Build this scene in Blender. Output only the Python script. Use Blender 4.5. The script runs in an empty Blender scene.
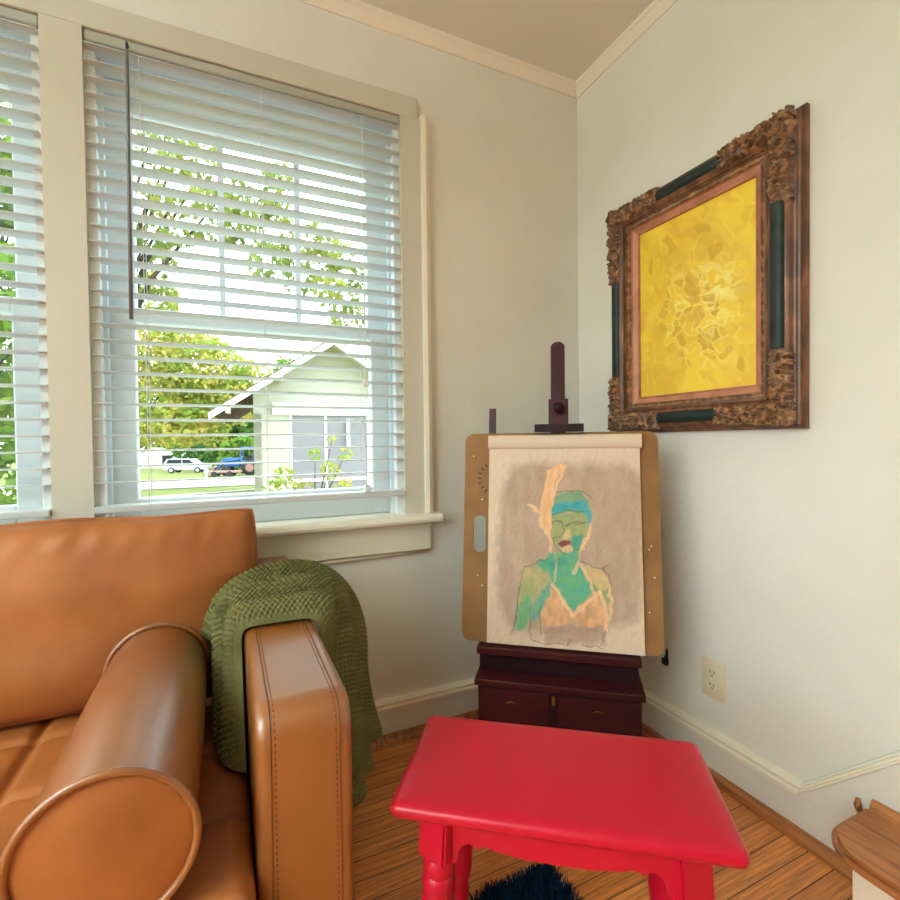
import bpy, bmesh, math, random
import numpy as np
from mathutils import Vector, Matrix
random.seed(7); rng = np.random.default_rng(7)
R = math.radians
PI = math.pi
S = bpy.context.scene
COL = S.collection

# ------------------------------------------------------------------ helpers
def lin(c):
    return tuple((x/255/12.92 if x/255 <= .04045 else ((x/255+.055)/1.055)**2.4) for x in c)

def mat(name, rgb, rough=.6, spec=.5, metal=0.0, coat=0.0):
    m = bpy.data.materials.new(name); m.use_nodes = True
    b = m.node_tree.nodes['Principled BSDF']
    b.inputs['Base Color'].default_value = (*lin(rgb), 1)
    b.inputs['Roughness'].default_value = rough
    b.inputs['Specular IOR Level'].default_value = spec
    b.inputs['Metallic'].default_value = metal
    b.inputs['Coat Weight'].default_value = coat
    return m

def nd(m, t, **kw):
    n = m.node_tree.nodes.new(t)
    for k, v in kw.items():
        if hasattr(n, k): setattr(n, k, v)
        else: n.inputs[k.replace('_', ' ')].default_value = v
    return n
def lk(m, a, b): m.node_tree.links.new(a, b)
def bsdf(m): return m.node_tree.nodes['Principled BSDF']

def mottle(m, rgb2, scale=8, detail=4, lo=.35, hi=.7, stretch=(1,1,1), bump=0, bscale=None, bdist=.002, space='Object'):
    """mix the base colour with rgb2 by noise, optionally a bump"""
    b = bsdf(m)
    tc = nd(m, 'ShaderNodeTexCoord'); mp = nd(m, 'ShaderNodeMapping'); mp.inputs['Scale'].default_value = stretch
    lk(m, tc.outputs[space], mp.inputs['Vector'])
    n = nd(m, 'ShaderNodeTexNoise', Scale=scale, Detail=detail); lk(m, mp.outputs[0], n.inputs['Vector'])
    r = nd(m, 'ShaderNodeValToRGB'); r.color_ramp.elements[0].position = lo; r.color_ramp.elements[1].position = hi
    r.color_ramp.elements[0].color = b.inputs['Base Color'].default_value[:]
    r.color_ramp.elements[1].color = (*lin(rgb2), 1)
    lk(m, n.outputs['Fac'], r.inputs['Fac']); lk(m, r.outputs[0], b.inputs['Base Color'])
    if bump:
        n2 = nd(m, 'ShaderNodeTexNoise', Scale=bscale or scale*6, Detail=3); lk(m, mp.outputs[0], n2.inputs['Vector'])
        bp = nd(m, 'ShaderNodeBump', Strength=bump, Distance=bdist)
        lk(m, n2.outputs['Fac'], bp.inputs['Height']); lk(m, bp.outputs[0], b.inputs['Normal'])
    return m

class MB:
    """collects verts and faces of ONE mesh object"""
    def __init__(s): s.v = []; s.f = []; s.mi = []; s.cur = 0
    def add(s, vs, fs):
        o = len(s.v); s.v += [tuple(map(float, v)) for v in vs]
        for f in fs: s.f.append(tuple(i+o for i in f)); s.mi.append(s.cur)
        return s
    def box(s, x0, x1, y0, y1, z0, z1, bev=0, seg=2):
        if bev <= 0:
            return s.add([(x0,y0,z0),(x1,y0,z0),(x1,y1,z0),(x0,y1,z0),(x0,y0,z1),(x1,y0,z1),(x1,y1,z1),(x0,y1,z1)],
                         [(0,3,2,1),(4,5,6,7),(0,1,5,4),(1,2,6,5),(2,3,7,6),(3,0,4,7)])
        bm = bmesh.new(); bmesh.ops.create_cube(bm, size=1)
        for v in bm.verts: v.co = ((x0+x1)/2+v.co.x*(x1-x0), (y0+y1)/2+v.co.y*(y1-y0), (z0+z1)/2+v.co.z*(z1-z0))
        bmesh.ops.bevel(bm, geom=bm.edges[:], offset=bev, segments=seg, affect='EDGES', profile=.5)
        return s.bm(bm)
    def bm(s, bm, M=None):
        bm.verts.index_update()
        vs = [(M @ v.co if M else v.co.copy()) for v in bm.verts]
        s.add(vs, [[v.index for v in f.verts] for f in bm.faces]); bm.free(); return s
    def prism(s, poly, axis, a, b):
        """poly: 2-D outline (ccw) in the two other axes, extruded along axis from a to b"""
        n = len(poly)
        def P(q, t): return {'x': (t, q[0], q[1]), 'y': (q[0], t, q[1]), 'z': (q[0], q[1], t)}[axis]
        vs = [P(q, a) for q in poly]+[P(q, b) for q in poly]
        return s.add(vs, [tuple(range(n))[::-1], tuple(range(n, 2*n))]+[(i, (i+1) % n, n+(i+1) % n, n+i) for i in range(n)])
    def tube(s, pts, r, seg=8, closed=False):
        pts = [Vector(p) for p in pts]; n = len(pts); rs = r if hasattr(r, '__len__') else [r]*n
        vs = []; up = None
        for i, p in enumerate(pts):
            if closed: t = pts[(i+1) % n]-pts[i-1]
            else: t = pts[min(i+1, n-1)]-pts[max(i-1, 0)]
            t.normalize()
            if up is None: up = Vector((0,0,1)) if abs(t.z) < .9 else Vector((1,0,0))
            a = t.cross(up)
            if a.length < 1e-6: a = t.cross(Vector((0,1,.3)))
            a.normalize(); b = a.cross(t).normalized(); up = b
            for k in range(seg):
                th = 2*PI*k/seg; vs.append(p+a*math.cos(th)*rs[i]+b*math.sin(th)*rs[i])
        fs = []
        for i in range(n if closed else n-1):
            j = (i+1) % n
            for k in range(seg): fs.append((i*seg+k, i*seg+(k+1) % seg, j*seg+(k+1) % seg, j*seg+k))
        if not closed: fs += [tuple(range(seg))[::-1], tuple(range((n-1)*seg, n*seg))]
        return s.add(vs, fs)
    def lathe(s, prof, c=(0,0,0), seg=24, M=None):
        """prof: (r, z) from bottom to top"""
        vs = []; n = len(prof)
        for r, z in prof:
            for k in range(seg):
                v = Vector((r*math.cos(2*PI*k/seg), r*math.sin(2*PI*k/seg), z)); v = M @ v if M else v
                vs.append(v+Vector(c))
        fs = [(i*seg+k, i*seg+(k+1) % seg, (i+1)*seg+(k+1) % seg, (i+1)*seg+k) for i in range(n-1) for k in range(seg)]
        fs += [tuple(range(seg))[::-1], tuple(range((n-1)*seg, n*seg))]
        return s.add(vs, fs)
    def ball(s, c, r, sub=2, M=None):
        bm = bmesh.new(); bmesh.ops.create_icosphere(bm, subdivisions=sub, radius=1)
        r = r if hasattr(r, '__len__') else (r, r, r)
        for v in bm.verts:
            q = Vector((v.co.x*r[0], v.co.y*r[1], v.co.z*r[2])); v.co = (M @ q if M else q)+Vector(c)
        return s.bm(bm)
    def grid(s, P, nu, nv, flip=False, wrap_u=False):
        """P: array (nu, nv, 3)"""
        vs = P.reshape(-1, 3); fs = []
        for i in range(nu if wrap_u else nu-1):
            j = (i+1) % nu
            for k in range(nv-1):
                f = (i*nv+k, j*nv+k, j*nv+k+1, i*nv+k+1); fs.append(f[::-1] if flip else f)
        return s.add(vs.tolist(), fs)
    def build(s, name, m, parent=None, smooth=False, angle=None, kind=None, loc=None):
        me = bpy.data.meshes.new(name); me.from_pydata(s.v, [], s.f)
        ms = m if isinstance(m, (list, tuple)) else [m]
        for x in ms: me.materials.append(x)
        if len(ms) > 1: me.polygons.foreach_set('material_index', s.mi)
        if smooth or angle:
            me.polygons.foreach_set('use_smooth', [True]*len(me.polygons))
            if angle: me.set_sharp_from_angle(angle=R(angle))
        me.update()
        o = bpy.data.objects.new(name, me); COL.objects.link(o)
        if parent: o.parent = parent
        if kind: o['kind'] = kind
        if loc: o.location = loc
        return o

def tag(o, label, cat, group=None):
    o['label'] = label; o['category'] = cat
    if group: o['group'] = group
    return o
def thing(name, label, cat, loc=(0,0,0), rot=(0,0,0), group=None):
    o = bpy.data.objects.new(name, None); o.empty_display_size = .1; COL.objects.link(o)
    o.location = loc; o.rotation_euler = rot
    return tag(o, label, cat, group)

# ------------------------------------------------------------------ camera (fitted to the photograph)
CC = Vector((-1.34812782, -1.63244524, 1.0302663))
CF = Vector((.4187885, .90787948, -.01926238)); CR = Vector((.9078805, -.41904936, -.01227323)); CU = Vector((.0192145, .01234805, .99973913))
FPX = 490.508
cam = bpy.data.cameras.new('camera'); co = bpy.data.objects.new('camera', cam); COL.objects.link(co)
cam.sensor_width = 36; cam.lens = FPX*36/900; cam.clip_start = .02; cam.clip_end = 500
M = Matrix((CR, CU, -CF)).transposed().to_4x4(); M.translation = CC; co.matrix_world = M
S.camera = co
def at(px, py, d):
    return CC+CF*d+CR*(d*(px-450)/FPX)-CU*(d*(py-450)/FPX)

# ------------------------------------------------------------------ materials
wall_m = mottle(mat('wall_paint', (231,230,221), .75, .25), (226,224,213), 3, 5, bump=.35, bscale=60, bdist=.004)
ceil_m = mat('ceiling_paint', (228,226,216), .85, .2)
trim_m = mat('trim_paint', (238,232,214), .42, .4)
white_m = mat('white_paint', (240,242,242), .4, .4)
casing_m = mat('casing_paint', (206,203,188), .42, .4)
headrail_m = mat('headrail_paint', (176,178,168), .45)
blind_m = mat('blind_slat', (206,210,211), .38, .45)
sash_m = mat('sash_paint', (232,238,240), .45, .4)
leather = mottle(mat('tan_leather', (156,93,41), .40, .7, 0, .95), (128,72,28), 5, 6, .3, .75, bump=.05, bscale=420, bdist=.0012)
bsdf(leather).inputs['Coat Roughness'].default_value = .3
leather2 = mottle(mat('tan_leather_matt', (176,106,54), .5, .4), (142,80,36), 6, 6, .3, .75, bump=.06, bscale=380, bdist=.0012)
seam_m = mat('leather_piping', (118,66,30), .5)
stitch_m = mat('stitching', (122,70,36), .6)
red_m = mottle(mat('red_paint', (190,16,44), .3, .35), (180,14,40), 3, 4, bump=.05, bscale=40, bdist=.002)
green_m = mottle(mat('green_yarn', (120,116,74), .9, .15), (98,98,58), 14, 3)
mahog = mottle(mat('mahogany', (66,20,24), .42, .25), (46,14,18), 6, 4, stretch=(1,1,.2))
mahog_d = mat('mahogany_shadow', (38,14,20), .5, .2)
mason = mottle(mat('hardboard', (146,106,66), .7, .2), (126,90,54), 9, 6, bump=.1, bscale=200)
brass = mat('dull_brass', (150,104,60), .4, .5, .8)
bronze = mottle(mat('carved_bronze_wood', (100,68,44), .4, .6), (176,128,86), 55, 6, .42, .68)
bronze_d = mottle(mat('brown_frame_wood', (86,50,30), .4, .55), (146,94,60), 30, 6, .42, .72, stretch=(1,.4,.4))
copper = mottle(mat('rubbed_copper_wood', (190,128,98), .42, .5), (150,94,66), 14, 5, .4, .7)
fgreen = mottle(mat('dark_green_panel', (28,40,38), .5, .3), (46,58,52), 30, 5, .45, .8)
ivory = mat('ivory_plastic', (228,216,186), .4)
dark = mat('black_slot', (22,22,26), .6)
oak = mottle(mat('oak_tread', (176,112,62), .38, .5), (128,72,34), 9, 6, .4, .66, stretch=(9,.7,9))
riserm = mat('riser_paint', (240,232,212), .5)
navy = mottle(mat('navy_shag', (16,52,78), .95, .1), (8,30,50), 30, 3)
wand_m = mat('grey_wand', (112,112,116), .35)
cord_m = mat('cord', (222,222,220), .7)

# glass that lets light through
glass = bpy.data.materials.new('window_glass'); glass.use_nodes = True
nt = glass.node_tree; nt.nodes.clear()
o_ = nt.nodes.new('ShaderNodeOutputMaterial'); mx = nt.nodes.new('ShaderNodeMixShader'); tr = nt.nodes.new('ShaderNodeBsdfTransparent'); gl = nt.nodes.new('ShaderNodeBsdfGlossy')
gl.inputs['Roughness'].default_value = .02; mx.inputs[0].default_value = .03; tr.inputs[0].default_value = (.98,.99,.99,1)
nt.links.new(tr.outputs[0], mx.inputs[1]); nt.links.new(gl.outputs[0], mx.inputs[2]); nt.links.new(mx.outputs[0], o_.inputs[0])

# oak strip floor
floor_m = mat('oak_strip_floor', (170,108,58), .36, .5)
b = bsdf(floor_m); tc = nd(floor_m, 'ShaderNodeTexCoord')
br = nd(floor_m, 'ShaderNodeTexBrick'); br.offset = .37; br.offset_frequency = 2; br.squash = 1
br.inputs['Scale'].default_value = 1; br.inputs['Brick Width'].default_value = 1.1; br.inputs['Row Height'].default_value = .057
br.inputs['Mortar Size'].default_value = .0013; br.inputs['Mortar Smooth'].default_value = .3; br.inputs['Bias'].default_value = 0
br.inputs['Color1'].default_value = (*lin((240,160,90)), 1); br.inputs['Color2'].default_value = (*lin((214,136,72)), 1); br.inputs['Mortar'].default_value = (*lin((60,32,16)), 1)
lk(floor_m, tc.outputs['Object'], br.inputs['Vector'])
mp = nd(floor_m, 'ShaderNodeMapping'); mp.inputs['Scale'].default_value = (2.4, 85, 1); lk(floor_m, tc.outputs['Object'], mp.inputs['Vector'])
no = nd(floor_m, 'ShaderNodeTexNoise', Scale=1.5, Detail=8, Roughness=.7, Distortion=1.4); lk(floor_m, mp.outputs[0], no.inputs['Vector'])
rp = nd(floor_m, 'ShaderNodeValToRGB'); rp.color_ramp.elements[0].position = .36; rp.color_ramp.elements[1].position = .6
rp.color_ramp.elements[0].color = (.40,.32,.25,1); rp.color_ramp.elements[1].color = (1.08,1.05,1,1)
lk(floor_m, no.outputs['Fac'], rp.inputs['Fac'])
mu = nd(floor_m, 'ShaderNodeMix'); mu.data_type = 'RGBA'; mu.blend_type = 'MULTIPLY'; mu.inputs[0].default_value = .85
lk(floor_m, br.outputs['Color'], mu.inputs[6]); lk(floor_m, rp.outputs[0], mu.inputs[7]); lk(floor_m, mu.outputs[2], b.inputs['Base Color'])
bp = nd(floor_m, 'ShaderNodeBump', Strength=.25, Distance=.002); bp.invert = True
lk(floor_m, br.outputs['Fac'], bp.inputs['Height']); lk(floor_m, bp.outputs[0], b.inputs['Normal'])

def vcol_mat(name, rough, bump=0):
    m = mat(name, (255,255,255), rough, .3)
    a = nd(m, 'ShaderNodeVertexColor'); a.layer_name = 'Pigment'; lk(m, a.outputs['Color'], bsdf(m).inputs['Base Color'])
    if bump:
        tc = nd(m, 'ShaderNodeTexCoord'); n = nd(m, 'ShaderNodeTexNoise', Scale=120, Detail=4); lk(m, tc.outputs['Object'], n.inputs['Vector'])
        bp = nd(m, 'ShaderNodeBump', Strength=bump, Distance=.002); lk(m, n.outputs['Fac'], bp.inputs['Height']); lk(m, bp.outputs[0], bsdf(m).inputs['Normal'])
    return m

# ------------------------------------------------------------------ the room
CEIL = 2.475
X0, Y0 = -4.3, -4.4                       # far sides of the room (behind and left of the camera)
floor = MB().box(X0, 0, Y0, 0, -.12, 0).build('floor', floor_m, kind='structure')
MB().box(X0-.2, .2, Y0-.2, .2, CEIL, CEIL+.15).build('ceiling', ceil_m, kind='structure')
# window wall (y = 0 .. .16) with two openings
WX = [(-2.66, -1.763), (-1.671, -.778)]; WZ = (.75, 2.15); T = .16
m = MB()
xs = [X0-.2, WX[0][0], WX[0][1], WX[1][0], WX[1][1], .2]
m.box(xs[0], xs[5], 0, T, -.12, WZ[0]); m.box(xs[0], xs[5], 0, T, WZ[1], CEIL)
for a, b_ in ((xs[0], xs[1]), (xs[2], xs[3]), (xs[4], xs[5])): m.box(a, b_, 0, T, WZ[0], WZ[1])
m.build('wall_back', wall_m, kind='structure')
MB().box(0, .16, Y0-.2, 0, -.12, CEIL).build('wall_right', wall_m, kind='structure')
# left wall with a wide daylight window; solid front wall behind the camera
m = MB(); LW = (-4.1, -.35, .75, 2.36)
m.box(X0-.16, X0, Y0-.2, 0, -.12, LW[2]); m.box(X0-.16, X0, Y0-.2, 0, LW[3], CEIL)
m.box(X0-.16, X0, Y0-.2, LW[0], LW[2], LW[3]); m.box(X0-.16, X0, LW[1], 0, LW[2], LW[3])
m.build('wall_left', wall_m, kind='structure')
MB().box(X0, 0, Y0-.16, Y0, -.12, CEIL).build('wall_front', mat('dark_light_absorber', (70,56,46), .6), kind='structure')  # unseen wall given a made-up dark colour to cut bounced light
w3 = MB()
for k in range(4):
    y = LW[0]+(LW[1]-LW[0])*k/3; w3.box(X0-.12, X0-.05, y-.03, y+.03, LW[2], LW[3])
w3.box(X0-.12, X0-.05, LW[0], LW[1], LW[2], LW[2]+.06); w3.box(X0-.12, X0-.05, LW[0], LW[1], LW[3]-.06, LW[3])
w3 = w3.build('window_3', sash_m, kind='structure')
MB().box(-3.6, -2.75, Y0, Y0+.035, 0, 2.05, .004, 1).build('door_1', trim_m, kind='structure')

# crown moulding, baseboards
def crown_prof(z): return [(0, z-.045), (-.006, z-.045), (-.008, z-.038), (-.024, z-.016), (-.03, z-.012), (-.03, z), (0, z)]
MB().prism([(y, z) for y, z in crown_prof(CEIL)], 'x', X0, 0).build('trim_2', trim_m, kind='structure')
MB().prism([(x, z) for x, z in crown_prof(CEIL)], 'y', Y0, 0).build('trim_3', trim_m, kind='structure')
CAPZ = .136
cap_prof = [(0, .098), (-.016, .098), (-.025, .102), (-.025, .112), (-.019, .117), (-.0215, .127), (-.014, .134), (-.006, CAPZ), (0, CAPZ)]
shoe_prof = [(-.016, 0), (-.05, 0), (-.0485, .008), (-.042, .016), (-.032, .0195), (-.016, .02)]
MB().prism([(0, 0), (-.016, 0), (-.016, .098), (0, .098)], 'x', X0, 0).build('baseboard_back', wall_m, kind='structure')
MB().prism(cap_prof, 'x', X0, 0).build('trim_14', trim_m, kind='structure')
MB().prism(shoe_prof, 'x', X0, 0).build('trim_4', oak, kind='structure')
YS = -.872                                 # here the cap of the baseboard starts to climb beside the step
plinth = MB()
plinth.prism([(-.016, 0), (0, 0), (0, CAPZ-.002), (-.016, CAPZ-.004)], 'y', YS, 0)
plinth.cur = 0
plinth.add([(-.016, YS, 0), (-.016, -2.2, 0), (-.016, -2.2, CAPZ+1.33), (-.016, YS, CAPZ-.004), (0, YS, 0), (0, -2.2, 0), (0, -2.2, CAPZ+1.33), (0, YS, CAPZ-.004)],
           [(0,1,2,3), (7,6,5,4), (3,2,6,7), (1,0,4,5)])
plinth.build('baseboard_right', wall_m, kind='structure')
capm = MB()
cp = cap_prof[1:]+cap_prof[:1]
rings = []
for y, dz in ((-.0, 0), (YS, 0), (-2.2, 2.2+YS)):
    rings.append([(x, y-(.4142*(z-.116) if dz == 0 and y == YS else 0), z+dz*1.0) for x, z in cp])
n = len(cp)
capm.add(sum(rings, []), [tuple(range(n))]+[(r*n+i, (r+1)*n+i, (r+1)*n+(i+1) % n, r*n+(i+1) % n) for r in range(2) for i in range(n)])
capm.build('trim_1', trim_m, kind='structure')
MB().prism(shoe_prof, 'y', -1.02, 0).build('trim_5', oak, kind='structure')

# ------------------------------------------------------------------ windows
for wi, (xa, xb) in enumerate(WX):
    nm = 'window_%d' % (2-wi)
    fr = MB()                               # jamb box lining the opening
    z0, z1 = .775, WZ[1]
    fr.box(xa, xa+.012, .0, T, z0, z1); fr.box(xb-.012, xb, .0, T, z0, z1); fr.box(xa, xb, .0, T, z1-.015, z1); fr.box(xa, xb, .02, T+.03, WZ[0], z0-.002)
    for s, x in ((1, xa+.012), (-1, xb-.012)):      # stops
        a, c = sorted((x, x+s*.022)); fr.box(a, c, .035, .05, z0, z1, .003); fr.box(a, c, .125, .14, z0, z1, .003); fr.box(*sorted((x, x+s*.010)), .0, .035, z0, z1)
    w = fr.build(nm, sash_m, kind='structure')
    xl, xr = xa+.02, xb-.02; st = .075
    def sash(y0, y1, za, zb, bot, top, munt, name):
        m = MB(); m.box(xl, xl+st, y0, y1, za, zb, .004, 1); m.box(xr-st, xr, y0, y1, za, zb, .004, 1)
        m.box(xl+st, xr-st, y0, y1, za, za+bot, .004, 1); m.box(xl+st, xr-st, y0, y1, zb-top, zb, .004, 1)
        o = m.build(name, sash_m, w)
        for k in range(munt):
            x = xl+st+(xr-xl-2*st)*(k+1)/(munt+1); MB().box(x-.009, x+.009, y0+.006, y1-.006, za+bot, zb-top).build('muntin', sash_m, o)
        MB().box(xl+st-.005, xr-st+.005, (y0+y1)/2-.002, (y0+y1)/2+.002, za+bot-.005, zb-top+.005).build('glass', glass, o)
    sash(.055, .088, z0, 1.43, .095, .042, 0, 'lower_sash')
    sash(.092, .125, 1.39, z1-.015, .042, .13, 2, 'upper_sash')
# casing, sill and apron of the window pair
m = MB(); m.box(-.778, -.69, -.02, 0, .775, 2.15); m.build('trim_6', casing_m, kind='structure')
m = MB(); m.prism([(-.704, 0), (-.704, -.03), (-.690, -.034), (-.682, -.026), (-.676, -.026), (-.676, 0)], 'z', .775, 2.165); m.build('trim_7', trim_m, kind='structure')
m = MB(); m.box(-1.763, -1.671, -.02, 0, .775, 2.15); m.build('trim_8', casing_m, kind='structure')
m = MB(); m.box(-2.76, -.715, -.02, 0, 2.15, 2.222, .002, 1); m.build('trim_9', casing_m, kind='structure')
m = MB(); m.box(-2.76, -2.66, -.02, 0, .775, 2.15); m.build('trim_10', casing_m, kind='structure')
m = MB(); m.prism([(.05, .745), (-.058, .745), (-.066, .75), (-.069, .759), (-.066, .768), (-.058, .774), (.05, .776)], 'x', -2.8, -.655); m.build('trim_11', trim_m, kind='structure')
m = MB(); m.box(-2.77, -.681, -.02, 0, .645, .745, .003, 1); m.build('trim_12', trim_m, kind='structure')
m = MB(); m.tube([(-2.77, -.008, .634), (-1.1, -.008, .634), (-.69, -.008, .638)], .006, 6); m.build('trim_13', trim_m, smooth=True, kind='structure')

# ------------------------------------------------------------------ venetian blinds
def blind(xa, xb, label, wand_x, drop=None):
    t = thing('venetian_blind', label, 'blind', (0,0,0), group='white venetian blinds')
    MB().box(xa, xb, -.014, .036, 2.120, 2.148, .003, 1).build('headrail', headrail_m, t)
    m = MB(); z = 2.106; n = 0
    while z > .885:
        for k in range(3):
            pass
        ys = [-.026, -.013, -.001, .011, .024]; zs = [.0006, .0018, .0018, .0006, -.0018]
        tl = (n < 1)*-.0
        P = [(x, y, z+h+tl) for x in (xa+.002, xb-.002) for y, h in zip(ys, zs)]+[(x, y, z+h+tl-.0026) for x in (xa+.002, xb-.002) for y, h in zip(ys, zs)]
        fs = [(k, k+5, k+6, k+1)[::-1] for k in range(4)]+[(10+k, 15+k, 16+k, 11+k) for k in range(4)]+[(0, 5, 15, 10), (4, 14, 19, 9), (0,10,11,1),(1,11,12,2),(2,12,13,3),(3,13,14,4),(5,6,16,15),(6,7,17,16),(7,8,18,17),(8,9,19,18)]
        m.add(P, fs); z -= .0437; n += 1
    m.build('slats', blind_m, t)
    MB().box(xa, xb, -.03, .02, .842, .862, .004, 2).build('bottom_rail', blind_m, t)
    W = xb-xa
    for fx in (.145, .5, .845):
        x = xa+W*fx; c = MB(); c.tube([(x, -.0325, 2.1), (x, -.0325, .86)], .0011, 5); c.tube([(x, .0225, 2.1), (x, .0225, .86)], .0011, 5)
        c.tube([(x, -.0325, .862), (x, .0225, .862)], .0011, 5)
        c.build('ladder_cord', cord_m, t)
    if wand_x:
        MB().tube([(wand_x, -.045, 2.10), (wand_x, -.047, 2.06), (wand_x-.004, -.05, 1.372)], [.004, .0048, .0052], 10).build('tilt_wand', wand_m, t, smooth=True)
        MB().tube([(wand_x, -.02, 2.125), (wand_x, -.045, 2.12), (wand_x, -.045, 2.098)], .003, 6).build('wand_hook', dark, t)
        for zz in (1.225, .875):
            q = MB(); q.tube([(xb-.135, -.04, 2.1), (xb-.137-.004*(zz < 1), -.04, zz+.02)], .0009, 5)
            o = q.build('lift_cord', cord_m, t)
            MB().box(xb-.147, xb-.127, -.046, -.034, zz-.012, zz+.012, .003, 1).build('cord_tassel', white_m, o)
    return t
blind(-1.669, -.780, 'white wooden venetian blind with a dark tilt wand on the right hand window', -1.566)
blind(-2.658, -1.765, 'white wooden venetian blind cut off by the left edge of the photo', None)

# ------------------------------------------------------------------ sofa
SX0, SX1 = -3.22, -1.17
sofa = thing('sofa', 'tan leather sofa with slim arms standing under the window', 'sofa', ((SX0+SX1)/2, -.45, 0))
so = Vector(sofa.location)
def loc_box(m, x0, x1, y0, y1, z0, z1, bev, seg=4): m.box(x0-so.x, x1-so.x, y0-so.y, y1-so.y, z0, z1, bev, seg)
m = MB(); loc_box(m, SX0+.14, SX1-.14, -.84, -.17, .14, .27, .012); m.build('base', leather2, sofa, angle=40)
m = MB(); loc_box(m, SX0, SX1-.004, -.17, -.075, .14, .692, .022, 5); m.build('back', leather, sofa, angle=40)

def arm(xa, xb):
    """slim arm: rounded front top corner, eased edges"""
    prof = []; y0, y1, z0, z1, r = -.868, -.17, .14, .628, .05
    prof += [(y1, z0), (y0, z0)]
    for k in range(9):
        a = PI-PI/2*k/8; prof.append((y0+r+r*math.cos(a), z1-r+r*math.sin(a)))
    prof += [(y1, z1)]
    bm = bmesh.new(); vs = [bm.verts.new((xa-so.x, y-so.y, z)) for y, z in prof]; f = bm.faces.new(vs)
    ex = bmesh.ops.extrude_face_region(bm, geom=[f]); vv = [e for e in ex['geom'] if isinstance(e, bmesh.types.BMVert)]
    bmesh.ops.translate(bm, vec=(xb-xa, 0, 0), verts=vv); bmesh.ops.recalc_face_normals(bm, faces=bm.faces)
    side = [e for e in bm.edges if abs(e.verts[0].co.x-e.verts[1].co.x) < 1e-6]
    bmesh.ops.bevel(bm, geom=side, offset=.016, segments=4, affect='EDGES', profile=.5)
    o = MB().bm(bm).build('arm', leather, sofa, angle=35)
    for xx, s in ((xa+.0215, 1), (xb-.0215, -1)):            # raised seam with stitches beside it
        path = [(xx-so.x, y-so.y, z) for y, z in prof[1:]]
        dense = [Vector(path[0])]
        for a, c in zip(path, path[1:]):
            a, c = Vector(a), Vector(c); k = max(1, int((c-a).length/.02)); dense += [a+(c-a)*(i+1)/k for i in range(k)]
        MB().tube(dense, .0016, 6).build('seam', seam_m, o, smooth=True)
        st = MB()
        for i in range(len(path)-1):
            a, c = Vector(path[i]), Vector(path[i+1]); L = (c-a).length; dr = (c-a).normalized(); q = 0
            nrm = Vector((1,0,0)).cross(dr); 
            while q+.006 < L:
                p1 = a+dr*q+Vector((s*.006,0,0)); st.tube([p1, p1+dr*.0055], .0011, 4); q += .0095
        st.build('stitching', stitch_m, o)
    return o
arm(SX1-.145, SX1); arm(SX0, SX0+.145)

# bench seat cushion with stitched grooves
gx = [-1.722+.0, -2.15, -2.58]; gy = [-.33, -.53, -.735]
xa, xb, ya, yb, za, zb = SX0+.148, SX1-.148, -.925, -.172, .272, .41
def heightf(x, y):
    h = 0
    for g in gx: h = h+np.exp(-((x-g)/.012)**2)*.012
    for g in gy: h = h+np.exp(-((y-g)/.012)**2)*.009
    e = np.minimum(np.minimum(x-xa, xb-x), np.minimum(y-ya, yb-y)); rr = .035
    ed = np.where(e < rr, rr-np.sqrt(np.maximum(rr**2-(rr-e)**2, 0)), 0)
    return zb-h-ed
xs_ = np.unique(np.concatenate([np.linspace(xa, xb, 160), xa+np.linspace(0, .035, 8), xb-np.linspace(0, .035, 8)]+[g+np.linspace(-.03, .03, 21) for g in gx]))
ys_ = np.unique(np.concatenate([np.linspace(ya, yb, 60), ya+np.linspace(0, .035, 8), yb-np.linspace(0, .035, 8)]+[g+np.linspace(-.03, .03, 21) for g in gy]))
X, Y = np.meshgrid(xs_, ys_, indexing='ij'); Z = heightf(X, Y)
nx, ny = X.shape; m = MB()
P = np.stack([X-so.x, Y-so.y, Z], -1); m.grid(P, nx, ny)
rim = [(i, 0) for i in range(nx)]+[(nx-1, j) for j in range(1, ny)]+[(i, ny-1) for i in range(nx-2, -1, -1)]+[(0, j) for j in range(ny-2, 0, -1)]
nr = len(rim); base = len(m.v)
m.v += [(P[i, j, 0], P[i, j, 1], za) for i, j in rim]
for k in range(nr):
    a, c = rim[k], rim[(k+1) % nr]; m.f.append((a[0]*ny+a[1], base+k, base+(k+1) % nr, c[0]*ny+c[1])); m.mi.append(0)
m.f.append(tuple(base+k for k in range(nr))); m.mi.append(0)
m.build('seat_cushion', leather2, sofa, angle=50)

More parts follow.
